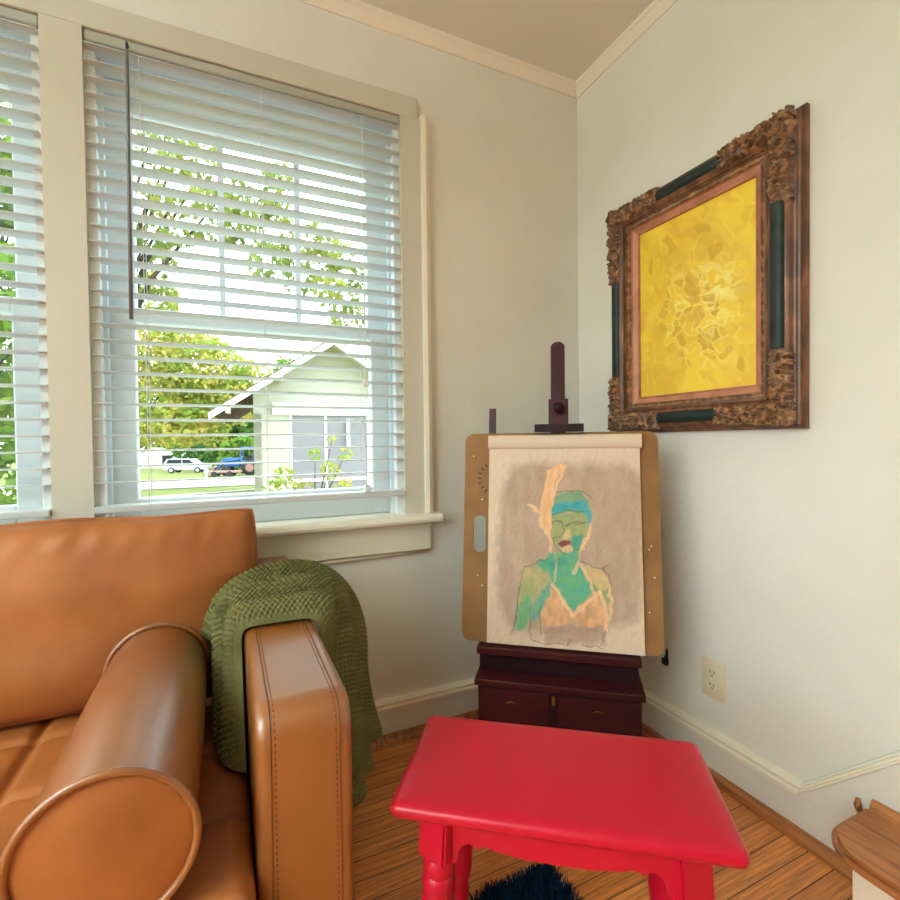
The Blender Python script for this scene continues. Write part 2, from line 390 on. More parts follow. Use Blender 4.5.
def back_cushion(x0, x1, seed):
    w, h, t = x1-x0, .437, .125; nu, nv = 60, 44
    r_ = np.random.default_rng(seed)
    u = np.linspace(-1, 1, nu); v = np.linspace(-1, 1, nv); U, V = np.meshgrid(u, v, indexing='ij')
    bulge = (1-np.abs(U)**6)**.5*(1-np.abs(V)**5)**.5
    wr = sum(np.sin(U*a+V*b_+c)*.0012 for a, b_, c in r_.uniform(-9, 9, (10, 3)))
    corner = 1-.018*(np.abs(U)*np.abs(V))**5
    m = MB(); Xs = U*w/2*corner*(1-.012*(1-V**2)*0); Xs = Xs-.038*np.clip(U, 0, 1)*(1-np.clip((V+.05)/.3, 0, 1)); Zs = V*h/2*(1-.03*(np.abs(U)**8)*(V > 0)*.6)+h/2
    wavy = .004*np.sin(U*7+seed)*(V > .6)
    edge = .018
    crk = .0035*np.sin(U*38+3*np.sin(V*4+seed)+U*U*9)*np.exp(-((V-.82)/.16)**2)*(.4+.6*np.sin(U*5+seed)**2)+.003*np.sin(V*26+U*8)*np.exp(-((U-.9)/.07)**2)
    front = np.stack([Xs, -(edge+t*.62*bulge+wr*bulge*1.8+crk*bulge**.5), Zs+wavy], -1); backp = np.stack([Xs, edge+t*.30*bulge, Zs+wavy], -1)
    m.grid(front, nu, nv); m.grid(backp, nu, nv, flip=True)
    rim = [(i, 0) for i in range(nu)]+[(nu-1, j) for j in range(1, nv)]+[(i, nv-1) for i in range(nu-2, -1, -1)]+[(0, j) for j in range(nv-2, 0, -1)]
    nr = len(rim); o2 = nu*nv
    for k in range(nr):
        a, c = rim[k], rim[(k+1) % nr]; m.f.append((a[0]*nv+a[1], o2+a[0]*nv+a[1], o2+c[0]*nv+c[1], c[0]*nv+c[1])); m.mi.append(0)
    M4 = Matrix.Translation(((x0+x1)/2-so.x, -.232-so.y, .412)) @ Matrix.Rotation(R(-9), 4, 'X')
    m.v = [tuple(M4 @ Vector(q)) for q in m.v]
    o = m.build('back_cushion', leather2, sofa, angle=60)
    for sgn in (-1, 1):
        P_ = front if sgn < 0 else backp
        MB().tube([M4 @ Vector(P_[i, j]) for i, j in rim], .0042, 6, closed=True).build('piping', seam_m if sgn > 0 else leather2, o, smooth=True)
back_cushion(-2.195, -1.274, 1); back_cushion(-3.108, -2.2, 2)
for x in (SX0+.1, SX1-.1):
    for y in (-.78, -.16):
        MB().lathe([(.012, 0), (.022, .14)], (x-so.x, y-so.y, 0), 16).build('leg', mahog, sofa, smooth=True)

# bolster
bol = thing('bolster', 'round tan leather bolster lying on the sofa seat beside the arm', 'cushion', (-1.491, -.622, .411+.1075))
rb, y0, y1 = .1005, -.28, .272; nu, nv = 72, 40
th = np.linspace(0, 2*PI, nu, endpoint=False); yy = np.linspace(y0, y1, nv); TH, YY = np.meshgrid(th, yy, indexing='ij')
q = (YY-y0)/(y1-y0)
wr = np.sin(TH*5+q*9)*.0005+np.sin(TH*9-q*23)*.0004*(np.exp(-q*9)+np.exp(-(1-q)*9))*2
RR = rb-.004+.005*np.sin(q*PI)+wr
m = MB(); m.grid(np.stack([RR*np.cos(TH), YY, RR*np.sin(TH)], -1), nu, nv, wrap_u=True, flip=False)
m.build('body', leather, bol, smooth=True)
for ye, s in ((y0, -1), (y1, 1)):
    m = MB(); nr = 14; rr = np.linspace(0.00001, rb-.002, nr); TH2, R2 = np.meshgrid(th, rr, indexing='ij')
    dome = ye+s*(.012*(1-(R2/rb)**2)-.002+.0012*np.sin(TH2*3+R2*60)*(R2/rb)**2)
    m.grid(np.stack([R2*np.cos(TH2), dome, R2*np.sin(TH2)], -1), nu, nr, wrap_u=True, flip=(s > 0))
    m.build('end_panel', leather2, bol, smooth=True)
    MB().tube([(math.cos(a)*(rb+.001), ye+s*.001, math.sin(a)*(rb+.001)) for a in th], .0055, 8, closed=True).build('piping', leather, bol, smooth=True)

# ------------------------------------------------------------------ knitted throw over the arm
AX0, AX1, AZ = SX1-.145, SX1, .628
def throw():
    NS, NV = 2600, 230
    s = np.linspace(0, 1, NS); v = np.linspace(0, 1, NV)
    Sg, Vg = np.meshgrid(s, v, indexing='ij')
    def sm(a, b_, x):
        t = np.clip((x-a)/(b_-a), 0, 1); return t*t*(3-2*t)
    # three rolled folds, each standing further out than the one before
    Vw = Vg+.05*np.sin(Sg*6+.3)*np.sin(PI*Vg)
    off = np.zeros(Sg.shape)
    for v0, v1, b_, r_ in ((-.001, .33, .004, .048), (.33, .66, .004, .072), (.66, 1.10, .004, .088)):
        t = np.clip((Vw-v0)/(v1-v0), 0, 1)*2-1
        off = np.maximum(off, np.where((Vw >= v0) & (Vw <= v1), b_+r_*np.maximum(1-t*t, 0)**.5, 0))
    off = np.maximum(off, .005+.035*sm(.15, .95, Vg))
    # centre line: up the left side, round the top, down the right
    zl, zr = .420, .165
    cxm = (AX0+AX1)/2; hw = (AX1-AX0)/2
    sl, sr = .27, .56
    W = sm(.15, .95, Vg)
    a = np.clip((Sg-sl)/(sr-sl), 0, 1); ang = PI*(1-a)
    left = a < .5
    ztop = AZ+off
    zs = np.where(left, .585-.06*W, .585-.17*W)                # where the arch springs
    rx = hw+np.where(left, off*(.7+.3*W), off+.10*W)
    ex_ = np.where(left, .35+.5*W, .35+.55*W)
    Xt = cxm+rx*np.sign(np.cos(ang))*np.abs(np.cos(ang))**ex_; Zt = zs+(ztop-zs)*np.abs(np.sin(ang))**ex_
    lf = np.clip((sl-Sg)/sl, 0, 1); rf = np.clip((Sg-sr)/(1-sr), 0, 1)
    Z = np.where(Sg < sl, .585-.06*W+(zl+.004*np.sin(Vg*15)-(.585-.06*W))*lf, np.where(Sg > sr, .585-.17*W+(zr+.012*np.sin(Vg*11)-(.585-.17*W))*rf, Zt))
    Xx = np.where(Sg < sl, cxm-(hw+off*(.7+.3*W))-lf*.03*np.sin(PI*np.clip(Vg*1.1, 0, 1)), np.where(Sg > sr, cxm+hw+off+.10*W+rf**1.7*(.070-.02*W), Xt))
    Xx = Xx+np.where(Sg > sr, np.sin(Vg*19+.6)*.008*rf, 0)
    yf = -.50-.155*lf**1.2+.008*np.sin(Sg*9)+.0*rf; yb = -.318+.123*sm(.35, .75, a)
    Y = yf+(yb-yf)*Vg
    Xx = np.where(Y < -.335, np.maximum(Xx, -1.376), Xx)
    P = np.stack([Xx, Y, Z], -1)
    # even spacing along every row
    dl = np.concatenate([np.zeros((1, NV)), np.cumsum(np.linalg.norm(np.diff(P, axis=0), axis=-1), axis=0)], 0); NS = 820; q = np.linspace(0, 1, NS)
    P = np.stack([np.stack([np.interp(q*dl[-1, j], dl[:, j], P[:, j, k]) for k in range(3)], -1) for j in range(NV)], 1)
    Sg, Vg = np.meshgrid(q, v, indexing='ij')
    # knit relief along the normal
    dS = np.gradient(P, axis=0); dV = np.gradient(P, axis=1); N = np.cross(dV, dS); N /= np.linalg.norm(N, axis=-1, keepdims=True)+1e-9
    c = P[NS//2, NV//2]-np.array([cxm, -.3, .45])
    if (N[NS//2, NV//2]*c).sum() < 0: N = -N
    ls = np.cumsum(np.linalg.norm(dS, axis=-1), axis=0); lv = np.cumsum(np.linalg.norm(dV, axis=-1), axis=1)
    ls = ls.mean(axis=1, keepdims=True)+0*ls; lv = lv[::40].mean(axis=0, keepdims=True)+0*lv
    row = np.floor(lv/.0095); ph = (row % 2)*PI
    kn = np.abs(np.sin(PI*lv/.0095))**.7*(.5+.5*np.sin(2*PI*ls/.0125+ph))
    ed_ = np.clip(np.minimum(np.minimum(Sg, 1-Sg)/.012, np.minimum(Vg, 1-Vg)/.03), 0, 1)
    P = P+N*(kn*.0066*ed_)[..., None]
    return P, N, NS, NV
P, N, NS, NV = throw()
m = MB(); m.grid(P, NS, NV)
# inside layer and hems, so that the cloth has thickness
Pi = (P-N*.003)[::8, ::6]; n1, n2 = Pi.shape[:2]
o0 = len(m.v)
m.grid(Pi, n1, n2, flip=True)
thr = m.build('throw_blanket', green_m, smooth=True)
tag(thr, 'olive green knitted throw draped over the sofa arm', 'blanket')

# ------------------------------------------------------------------ stool
def rrect2(hx, hy, r, n=6):
    P = []
    for cx, cy, a0 in ((hx-r, -hy+r, -90), (hx-r, hy-r, 0), (-hx+r, hy-r, 90), (-hx+r, -hy+r, 180)):
        for k in range(n+1):
            a = R(a0+90*k/n); P.append((cx+r*math.cos(a), cy+r*math.sin(a)))
    return P
stool = thing('stool', 'red painted wooden stool with turned legs and scalloped apron', 'stool', (-.827, -.934, 0), (0, 0, R(-36.4)))
TL_, TW, TZ = .530, .272, .45
rings = []
for i_, z_ in [(.30, 0), (.024, 0), (.012, -.0008), (.0045, -.0034), (.0012, -.007), (0, -.011), (.0, -.016), (.002, -.021), (.007, -.0255), (.014, -.027), (.30, -.027)]:
    ins = min(i_, .12); rings.append((rrect2(TL_/2-ins, TW/2-ins, max(.016-ins, .002)), TZ+z_))
m = MB(); nP = len(rings[0][0])
m.add([(x, y, z) for P2, z in rings for x, y in P2], [(r*nP+k, r*nP+(k+1) % nP, (r+1)*nP+(k+1) % nP, (r+1)*nP+k)[::-1] for r in range(len(rings)-1) for k in range(nP)]+[tuple(range(nP)), tuple(range((len(rings)-1)*nP, len(rings)*nP))[::-1]])
m.build('seat', red_m, stool, angle=35)
def apron(L, depth):
    """scalloped board outline in (x, z)"""
    top = TZ-.0275; pts = [(-L/2, top), (-L/2, top-.052)]
    h = L/2
    prof = [(.0, .08), (.10, .075), (.108, .056), (.125, .045), (.15, .0405), (.175, .044), (.187, .05), (.198, .044), (.215, .042), (.28, .048), (.38, .0525), (.5, .053)]
    out = []
    for i in range(len(prof)-1):
        for k in range(4):
            t = k/4; x = prof[i][0]+(prof[i+1][0]-prof[i][0])*t; z = prof[i][1]+(prof[i+1][1]-prof[i][1])*(t*t*(3-2*t) if i in (8,9,10) else t); out.append((x, z))
    out.append(prof[-1])
    low = [(-h+x*L, top-z) for x, z in out]; low += [(-x, z) for x, z in low[::-1][1:]]
    return [(-h, top)]+low+[(h, top)]
for sy in (-1, 1):
    MB().prism(apron(.40, 0), 'y', sy*.098-.009, sy*.098+.009).build('apron', red_m, stool, angle=40)
for sx in (-1, 1):
    m = MB(); m.prism(apron(.19, 0), 'x', sx*.2-.009, sx*.2+.009); m.build('apron', red_m, stool, angle=40)
for sx in (-1, 1):
    for sy in (-1, 1):
        m = MB(); top = Vector((sx*.188, sy*.09, TZ-.028)); bot = Vector((sx*.204, sy*.125, 0.0))
        d = top-bot; Lg = d.length; Q = d.to_track_quat('Z', 'Y').to_matrix().to_4x4(); Q = Matrix.Translation(bot) @ Q
        r = .026
        prof = [(.012, .0), (.016, .012), (.02, .03), (.022, .06), (.017, .075), (.021, .085), (.0215, .1), (.017, .11), (.0245, .14), (.027, .18), (.0255, .215), (.0265, .232), (.0215, .262), (.026, .270), (.0265, .286), (.0225, .292), (.0265, .298), (.027, .318), (.023, .324), (.0265, .330), (.0265, .342), (.023, .35)]
        m.lathe(prof, (0,0,0), 20, Q)
        bm = bmesh.new(); bmesh.ops.create_cube(bm, size=1)
        for v in bm.verts: v.co = (v.co.x*.054, v.co.y*.052, .35+(Lg-.35)/2+v.co.z*(Lg-.35))
        bmesh.ops.bevel(bm, geom=bm.edges[:], offset=.004, segments=2, affect='EDGES'); m.bm(bm, Q)
        m.build('leg', red_m, stool, angle=40)

# ------------------------------------------------------------------ rug under the stool
rug = thing('rug', 'navy blue shag rug on the floor under the red stool', 'rug', (-.767, -.885, 0))
RX, RY = .105, .208
MB().box(-RX, RX, -RY, RY, .0005, .012, .004, 1).build('backing', navy, rug)
npile = 6500
px_ = rng.uniform(-RX, RX, npile); py_ = rng.uniform(-RY, RY, npile); m = MB(); vs = []; fs = []
for i in range(npile):
    a = rng.uniform(0, 2*PI); hh = rng.uniform(.018, .034); w_ = .0016; le = rng.uniform(.2, .8)*hh
    dx, dy = math.cos(a)*w_, math.sin(a)*w_; tx, ty = rng.normal(0, .6, 2)*le
    x, y = px_[i], py_[i]; o0 = len(vs)
    vs += [(x-dx, y-dy, .01), (x+dx, y+dy, .01), (x+dx+tx*.5, y+dy+ty*.5, .01+hh*.6), (x-dx+tx*.5, y-dy+ty*.5, .01+hh*.6), (x+tx, y+ty, .01+hh)]
    fs += [(o0, o0+1, o0+2, o0+3), (o0+3, o0+2, o0+4)]
m.add(vs, fs); m.build('pile', navy, rug, kind='stuff')

# ------------------------------------------------------------------ easel, board, pad
az = R(38.3); TILT = R(9)
ez = thing('easel', 'dark mahogany studio easel with two drawers standing in the corner', 'easel', (-.448, -.442, 0), (0, 0, -az))
LZ = .4046
def yb_(z): return (z-LZ)*math.tan(TILT)           # board plane in easel space (y is away from the viewer)
# storage box, tray top, drawers
m = MB(); m.box(-.236, .226, -.058, .16, .13, .302, .002, 1); m.build('box', mahog, ez)
m = MB(); m.box(-.245, .235, -.072, .165, .302, .322, .003, 2); m.build('tray', mahog, ez)
for xa, xb, kx in ((-.232, -.028, -.135), (-.002, .222, .108)):
    dr = MB().box(xa, xb, -.064, -.05, .145, .292, .002, 1).build('drawer', mahog, ez)
    MB().tube([(kx-.012, -.064, .255), (kx-.010, -.072, .262), (kx, -.076, .266), (kx+.010, -.072, .262), (kx+.012, -.064, .255)], .0022, 8).build('pull', brass, dr, smooth=True)
MB().box(-.024, -.006, -.062, -.05, .145, .3).build('centre_stile', mahog_d, ez)
MB().box(-.0195, -.0105, -.066, -.058, .262, .288, .001, 1).build('latch', brass, ez)
m = MB(); m.box(-.24, .224, -.004, .012, .322, .379); m.build('back_panel', mahog_d, ez)
MB().box(-.244, .231, -.034, .03, .379, LZ-.003, .003, 1).build('ledge', mahog, ez)
# mast, carriage, clamp
def slant(m, x0, x1, o0, o1, z0, z1):
    """box following the tilt of the board: o = offset behind its plane"""
    P = [(x, yb_(z)+o, z) for z in (z0, z1) for x in (x0, x1) for o in (o0, o1)]
    m.add(P, [(0,1,3,2), (4,6,7,5), (0,2,6,4), (2,3,7,6), (3,1,5,7), (1,0,4,5)])
C9 = math.cos(TILT)
def vz(v): return LZ+v*C9
m = MB(); slant(m, -.022, .023, .02, .045, .325, vz(.94))
tops = [(.0005+.0225*math.cos(a), .0+.018*math.sin(a)) for a in np.linspace(0, PI, 12)]
zt = vz(.94)
vs = [(x, yb_(zt)+o, zt+h) for o in (.02, .045) for x, h in tops]; k = len(tops)
m.add(vs, [tuple(range(k))[::-1], tuple(range(k, 2*k))]+[(i, i+1, k+i+1, k+i) for i in range(k-1)])
m.build('mast', mahog, ez)
m = MB(); slant(m, -.028, .033, -.016, .02, vz(.672), vz(.763)); cl = m.build('clamp_block', mahog, ez)
m = MB(); slant(m, -.071, .079, -.03, .02, vz(.657), vz(.682)); m.build('clamp_bar', mahog_d, ez)
zk = vz(.734); yk = yb_(zk)-.016
MB().lathe([(.006, 0), (.006, .006), (.011, .009), (.0165, .016), (.017, .022), (.013, .029), (.006, .032), (.001, .033)], (.003, yk, zk), 20, Matrix.Rotation(R(90), 4, 'X')).build('clamp_knob', mahog_d, cl, smooth=True)
for xa in (-.224, .196):
    m = MB(); slant(m, xa, xa+.021, .02, .04, .31, vz(.74 if xa < 0 else .60)); m.build('side_post', mahog, ez)
# feet, struts behind
for xs in (-.225, .215):
    MB().box(xs-.02, xs+.02, -.05, .30, .0, .05, .006, 2).build('foot', mahog, ez)
    MB().box(xs-.015, xs+.015, -.03, .01, .05, .132).build('riser_post', mahog, ez)
    a, c = Vector((xs, .27, .05)), Vector((xs, .09, .31))
    MB().tube([a, c], .013, 8).build('rear_strut', mahog, ez)

board = thing('drawing_board', 'brown hardboard drawing board clipped on the easel behind the sketch', 'board', (-.448, -.442, LZ), (-TILT, 0, -az))
def rrect(x0, x1, z0, z1, r, n=6):
    P = []
    for cx, cz, a0 in ((x1-r, z0+r, -90), (x1-r, z1-r, 0), (x0+r, z1-r, 90), (x0+r, z0+r, 180)):
        for k in range(n+1):
            a = R(a0+90*k/n); P.append((cx+r*math.cos(a), cz+r*math.sin(a)))
    return P
# board outline with a rounded hand slot: split into a frame of quads round the slot
bm = bmesh.new()
outer = rrect(-.298, .296, 0, .655, .028); slot = rrect(-.266, -.226, .273, .389, .018)
vo = [bm.verts.new((x, 0, z)) for x, z in outer]; vi = [bm.verts.new((x, 0, z)) for x, z in slot]
eo = [bm.edges.new((vo[i], vo[(i+1) % len(vo)])) for i in range(len(vo))]; ei = [bm.edges.new((vi[i], vi[(i+1) % len(vi)])) for i in range(len(vi))]
bmesh.ops.triangle_fill(bm, edges=eo+ei, use_beauty=True)
ex = bmesh.ops.extrude_face_region(bm, geom=bm.faces[:]); bmesh.ops.translate(bm, vec=(0, .006, 0), verts=[e for e in ex['geom'] if isinstance(e, bmesh.types.BMVert)])
bmesh.ops.recalc_face_normals(bm, faces=bm.faces)
MB().bm(bm).build('panel', mason, board)
m = MB(); rr_ = random.Random(3)                       # dashed print mark on the left edge, half hidden by the pad
for k in range(9):
    a = R(100+k*20); cx, cz, r = -.205, .508, .044
    p = Vector((cx+r*math.cos(a), -.0006, cz+r*1.05*math.sin(a)*1.0)); d = Vector((math.cos(a), 0, math.sin(a)))*.006; w_ = Vector((-d.z, 0, d.x)).normalized()*.002
    m.add([p-d-w_, p+d-w_, p+d+w_, p-d+w_], [(0,1,2,3)])
m.build('printed_mark', dark, board)
for x, z in ((.262, .30), (.268, .31), (.258, .12), (.275, .22), (-.25, .20), (-.236, .17), (-.24, .44), (-.27, .58)):
    MB().ball((x, -.0003, z), (.002, .0006, .0026), 1).build('paint_speck', white_m, board)

pad = thing('drawing_pad', 'large cream sketch pad with a pastel drawing of a bust in a feathered headband', 'drawing', (-.448, -.442, LZ), (-TILT, 0, -az))
paper_m = mat('cream_paper', (222,200,178), .8, .2)
MB().box(-.2165, .242, -.011, -.0012, .0006, .62, .0015, 1).build('sheets', paper_m, pad)
# turned-over sheets along the top
prof = []
for k in range(15):
    a = R(-90+180*k/14); prof.append((-.012-.011*math.cos(a)*1.0, .624+.022*math.sin(a)))
prof += [(-.004, .646), (-.004, .602)]
MB().prism(prof, 'x', -.219, .2475).build('folded_sheets', paper_m, pad, angle=40)

# ---- pastel drawing, pigment painted per vertex on a fine grid of the top sheet
def seg_dist(px, py, pts, closed):
    d = np.full(px.shape, 1e9); n = len(pts)
    for i in range(n if closed else n-1):
        (ax, ay), (bx, by) = pts[i], pts[(i+1) % n]; vx, vy = bx-ax, by-ay; L = vx*vx+vy*vy+1e-9
        t = np.clip(((px-ax)*vx+(py-ay)*vy)/L, 0, 1); d = np.minimum(d, np.hypot(px-ax-t*vx, py-ay-t*vy))
    return d
def inside(px, py, pts):
    r = np.zeros(px.shape, bool); n = len(pts)
    for i in range(n):
        (ax, ay), (bx, by) = pts[i], pts[(i+1) % n]
        c = (ay > py) != (by > py); xi = (bx-ax)*(py-ay)/((by-ay) if by != ay else 1e-9)+ax; r ^= c & (px < xi)
    return r
def vnoise(px, py, sx, sy, seed):
    g = np.random.default_rng(seed).random((97, 97)); x = px/sx; y = py/sy
    i = np.floor(x).astype(int); j = np.floor(y).astype(int); fx = x-i; fy = y-j; fx = fx*fx*(3-2*fx); fy = fy*fy*(3-2*fy)
    G = lambda a, c: g[a % 97, c % 97]
    return G(i, j)*(1-fx)*(1-fy)+G(i+1, j)*fx*(1-fy)+G(i, j+1)*(1-fx)*fy+G(i+1, j+1)*fx*fy
class Canvas:
    def __init__(s, px, py, base): s.px, s.py = px, py; s.c = np.ones(px.shape+(3,))*np.array(lin(base))
    def fill(s, pts, rgb, soft=4, op=1.0, grain=.25, rgb2=None, gs=(9, 9), seed=1):
        wob = (vnoise(s.px, s.py, 16, 16, seed+50)-.5)*min(soft, 8)*1.1
        d = seg_dist(s.px, s.py, pts, True); sd = np.where(inside(s.px, s.py, pts), d, -d)+wob
        a = np.clip(sd/soft+.5, 0, 1); n = vnoise(s.px, s.py, gs[0], gs[1], seed)
        a = a*op*(1-grain*vnoise(s.px, s.py, 3.2, 3.2, seed+9))
        col = np.array(lin(rgb)) if rgb2 is None else np.array(lin(rgb))*(1-n[..., None])+np.array(lin(rgb2))*n[..., None]
        s.c = s.c*(1-a[..., None])+col*a[..., None]; return s
    def line(s, pts, rgb, w=2, op=.9, seed=1):
        d = seg_dist(s.px, s.py, pts, False); a = np.clip((w-d)/1.6+.5, 0, 1)*op*(1-.45*vnoise(s.px, s.py, 5, 5, seed))
        s.c = s.c*(1-a[..., None])+np.array(lin(rgb))*a[..., None]; return s
def canvas_mesh(P, colors, name, m, parent):
    nu, nv = P.shape[:2]; o = MB().grid(P, nu, nv).build(name, m, parent, smooth=True)
    ca = o.data.color_attributes.new('Pigment', 'FLOAT_COLOR', 'POINT')
    ca.data.foreach_set('color', np.concatenate([colors.reshape(-1, 3), np.ones((nu*nv, 1))], 1).ravel()); return o
nu, nv = 250, 330
u, v = np.meshgrid(np.linspace(0, 1, nu), np.linspace(0, 1, nv), indexing='ij')      # v down the sheet
xl = 37-15*v; xr = 634+14*v; yt = 25+5*u; ybt = 838+50*u
cx = xl+u*(xr-xl); cy = yt+v*(ybt-yt)
px0, py0 = cx, cy
cx = cx-11+(vnoise(px0, py0, 22, 22, 201)-.5)*13; cy = cy-10+(vnoise(px0, py0, 22, 22, 202)-.5)*13
C = Canvas(cx, cy, (222,200,178))
streak = (0, 0)
C.fill([(120,145),(200,126),(300,138),(400,145),(430,130),(500,150),(560,135),(600,170),(632,190),(640,350),(636,560),(636,690),(600,755),(520,775),(480,800),(240,805),(120,785),(65,700),(50,600),(62,400),(78,250)], (190,162,140), 40, .95, .12, (170,142,122), (26, 70), 3)
C.fill([(330,150),(420,150),(520,160),(600,190),(630,300),(620,420),(500,600),(440,500),(440,280)], (172,150,122), 50, .55, .2, (190,164,136), (14, 60), 5)
C.fill([(255,770),(480,765),(490,835),(260,835)], (176,146,126), 14, .8, .3, (156,128,110), (14,10), 8)
# shoulders, chest
C.fill([(165,555),(235,522),(300,500),(300,620),(250,700),(205,745),(140,790),(128,745),(142,620)], (196,178,124), 8, .95, .2, (150,160,112), (18,18), 11)
C.fill([(235,640),(280,600),(285,640),(240,720),(205,755),(195,700)], (50,150,150), 12, .85, .3, (80,170,140), (12,16), 12)
C.fill([(148,680),(190,640),(205,700),(165,780),(134,790),(134,740)], (60,160,110), 14, .85, .25, (90,175,140), (12,16), 13)
C.fill([(395,545),(480,550),(512,612),(514,722),(490,700),(482,640),(450,615),(410,600)], (224,188,138), 7, .95, .2, (196,178,120), (14,14), 14)
C.fill([(430,600),(500,640),(505,680),(485,690),(450,630)], (96,150,96), 8, .8, .3, None, (9,9), 15)
C.fill([(285,488),(385,485),(398,560),(440,640),(372,712),(330,690),(292,622),(268,565),(225,525)], (64,166,140), 8, .95, .15, (96,172,118), (22,22), 16)
C.fill([(230,520),(330,505),(350,540),(290,550)], (52,140,130), 16, .7, .2, None, (9,9), 17)
# bikini top and straps
C.fill([(285,612),(312,645),(365,722),(440,645),(470,632),(488,690),(482,765),(400,772),(365,742),(330,768),(245,772),(230,742),(256,680)], (238,186,138), 5, .97, .15, (200,150,108), (16,22), 18)
for w_ in ([(287,612),(312,650),(362,726)], [(362,728),(410,690),(470,640)], [(470,635),(490,700),(490,785)]): C.line(w_, (246,204,158), 7, .9)
C.line([(296,605),(300,560),(298,490)], (238,194,146), 4, .9); C.line([(445,640),(420,580),(392,535)], (238,196,150), 6, .9)
C.line([(508,620),(512,700),(500,760),(488,786)], (240,196,150), 6, .9)
# head
C.fill([(276,345),(415,338),(430,385),(418,440),(392,478),(350,494),(312,482),(290,450),(278,400)], (168,168,112), 5, .97, .15, (140,160,110), (14,14), 21)
C.fill([(365,430),(410,420),(392,478),(352,494),(360,470)], (44,150,136), 8, .9, .2, None, (9,9), 22)
C.fill([(330,395),(350,395),(360,430),(330,440)], (222,192,140), 7, .9, .2, None, (9,9), 23)
C.fill([(312,466),(358,464),(356,486),(330,488)], (224,188,146), 6, .9, .15, None, (9,9), 24)
C.fill([(308,455),(335,441),(362,452),(345,466),(318,464)], (140,48,62), 4, .97, .1, (110,40,56), (8,8), 25)
C.fill([(283,300),(300,270),(350,248),(400,256),(430,292),(436,350),(425,380),(410,342),(340,334),(283,347)], (130,158,112), 6, .95, .15, (100,160,130), (16,12), 26)
C.fill([(284,300),(340,292),(415,290),(434,330),(428,350),(405,322),(340,328),(284,346)], (44,150,168), 8, .95, .15, (70,168,176), (16,10), 27)
C.fill([(395,300),(434,300),(438,350),(424,392),(412,345)], (84,170,176), 8, .85, .2, None, (9,9), 28)
for w_ in ([(285,340),(340,330),(410,328)], [(284,380),(300,368),(325,376),(330,400),(315,425),(295,428)], [(345,382),(362,370),(405,376),(412,372)], [(336,380),(352,378)], [(378,384),(402,380)], [(290,430),(300,470),(340,496)], [(290,260),(345,243),(410,256),(445,286)]): C.line(w_, (64,62,52), 1.8, .85)
# feather and locks
C.fill([(240,370),(236,300),(244,230),(262,165),(290,142),(345,132),(336,170),(312,220),(294,270),(280,340),(276,400),(262,430),(250,400)], (246,202,156), 5, .97, .12, (232,178,126), (10,60), 31)
C.fill([(178,297),(205,292),(228,310),(244,350),(252,400),(240,392),(226,340),(205,310)], (238,196,152), 4, .95, .15, None, (9,9), 32)
C.line([(262,400),(276,440),(278,486)], (242,198,152), 7, .95); C.line([(432,378),(424,430),(408,445),(392,500),(370,570)], (242,200,156), 6, .95); C.line([(408,445),(410,482)], (242,200,156), 4, .9)
for w_ in ([(236,300),(246,222),(262,168)], [(294,262),(330,190)], [(310,180),(290,240)], [(330,138),(342,132)]): C.line(w_, (120,92,66), 1.6, .7)
# charcoal outlines
for w_ in ([(165,552),(150,600),(140,680),(126,780),(110,798)], [(195,690),(194,760),(192,815)], [(192,815),(230,832),(340,838),(360,820)], [(165,548),(235,520),(262,508)], [(392,520),(440,548),(500,548)], [(480,545),(506,580),(514,625)], [(236,690),(230,740),(240,800)], [(488,790),(470,840)], [(400,838),(484,848)], [(398,488),(385,520)], [(300,484),(298,530)]): C.line(w_, (84,64,58), 2.2, .75)
C.line([(148,620),(138,700),(130,770)], (70,80,120), 3, .6)
gr = vnoise(px0, py0, 2.6, 2.6, 203)*.5+vnoise(px0+py0*.35, py0-px0*.2, 4, 22, 204)*.5
C.c = C.c*(.86+.26*gr)[..., None]
# folded part hides the top 5 %; the sheet runs from v=.6 down to the ledge
zz = .606*(1-(cy-68)/(863-68)); 
Zs = .645*(1-v)+.0012; Xs = -.2163+u*.4578
P = np.stack([Xs, np.full(Xs.shape, -.0114), Zs], -1)
keep = int(nv*.055)
canvas_mesh(P[:, keep:], C.c[:, keep:], 'pastel_drawing', vcol_mat('pastel_on_paper', .85, .1), pad)

# ------------------------------------------------------------------ framed painting
FY0, FY1, FZ0, FZ1 = -.886, -.226, 1.05, 1.861      # y from right edge to left edge, z
fw, fh = FY1-FY0, FZ1-FZ0
pic = thing('framed_painting', 'yellow abstract painting in an ornate carved bronze frame on the right wall', 'painting', (0, FY1, FZ0), (0, 0, R(-90)))
# local: x along the wall to the right (towards the camera side), y into the wall (negative y comes off the wall), z up
def sweep(prof, name, m, parent, angle=40, inset0=0):
    """prof: (inset from outer edge, height off the wall)"""
    V = []; n = len(prof)
    for cx, cz, sx, sz in ((0, 0, 1, 1), (fw, 0, -1, 1), (fw, fh, -1, -1), (0, fh, 1, -1)):
        V += [(cx+sx*i, -h, cz+sz*i) for i, h in prof]
    F = [(c*n+k, ((c+1) % 4)*n+k, ((c+1) % 4)*n+k+1, c*n+k+1) for c in range(4) for k in range(n-1)]
    return MB().add(V, F).build(name, m, parent, angle=angle)
sweep([(0, .002), (0, .014), (.003, .018), (.006, .018), (.008, .026), (.012, .028), (.014, .034), (.018, .036), (.0205, .050), (.0255, .055), (.045, .061), (.066, .058), (.0745, .05), (.077, .053), (.081, .053), (.083, .046), (.086, .046)], 'outer_moulding', bronze_d, pic, 30)
sweep([(.086, .046), (.088, .040), (.094, .038), (.096, .042), (.098, .042), (.100, .036)], 'inner_bead', bronze, pic, 30)
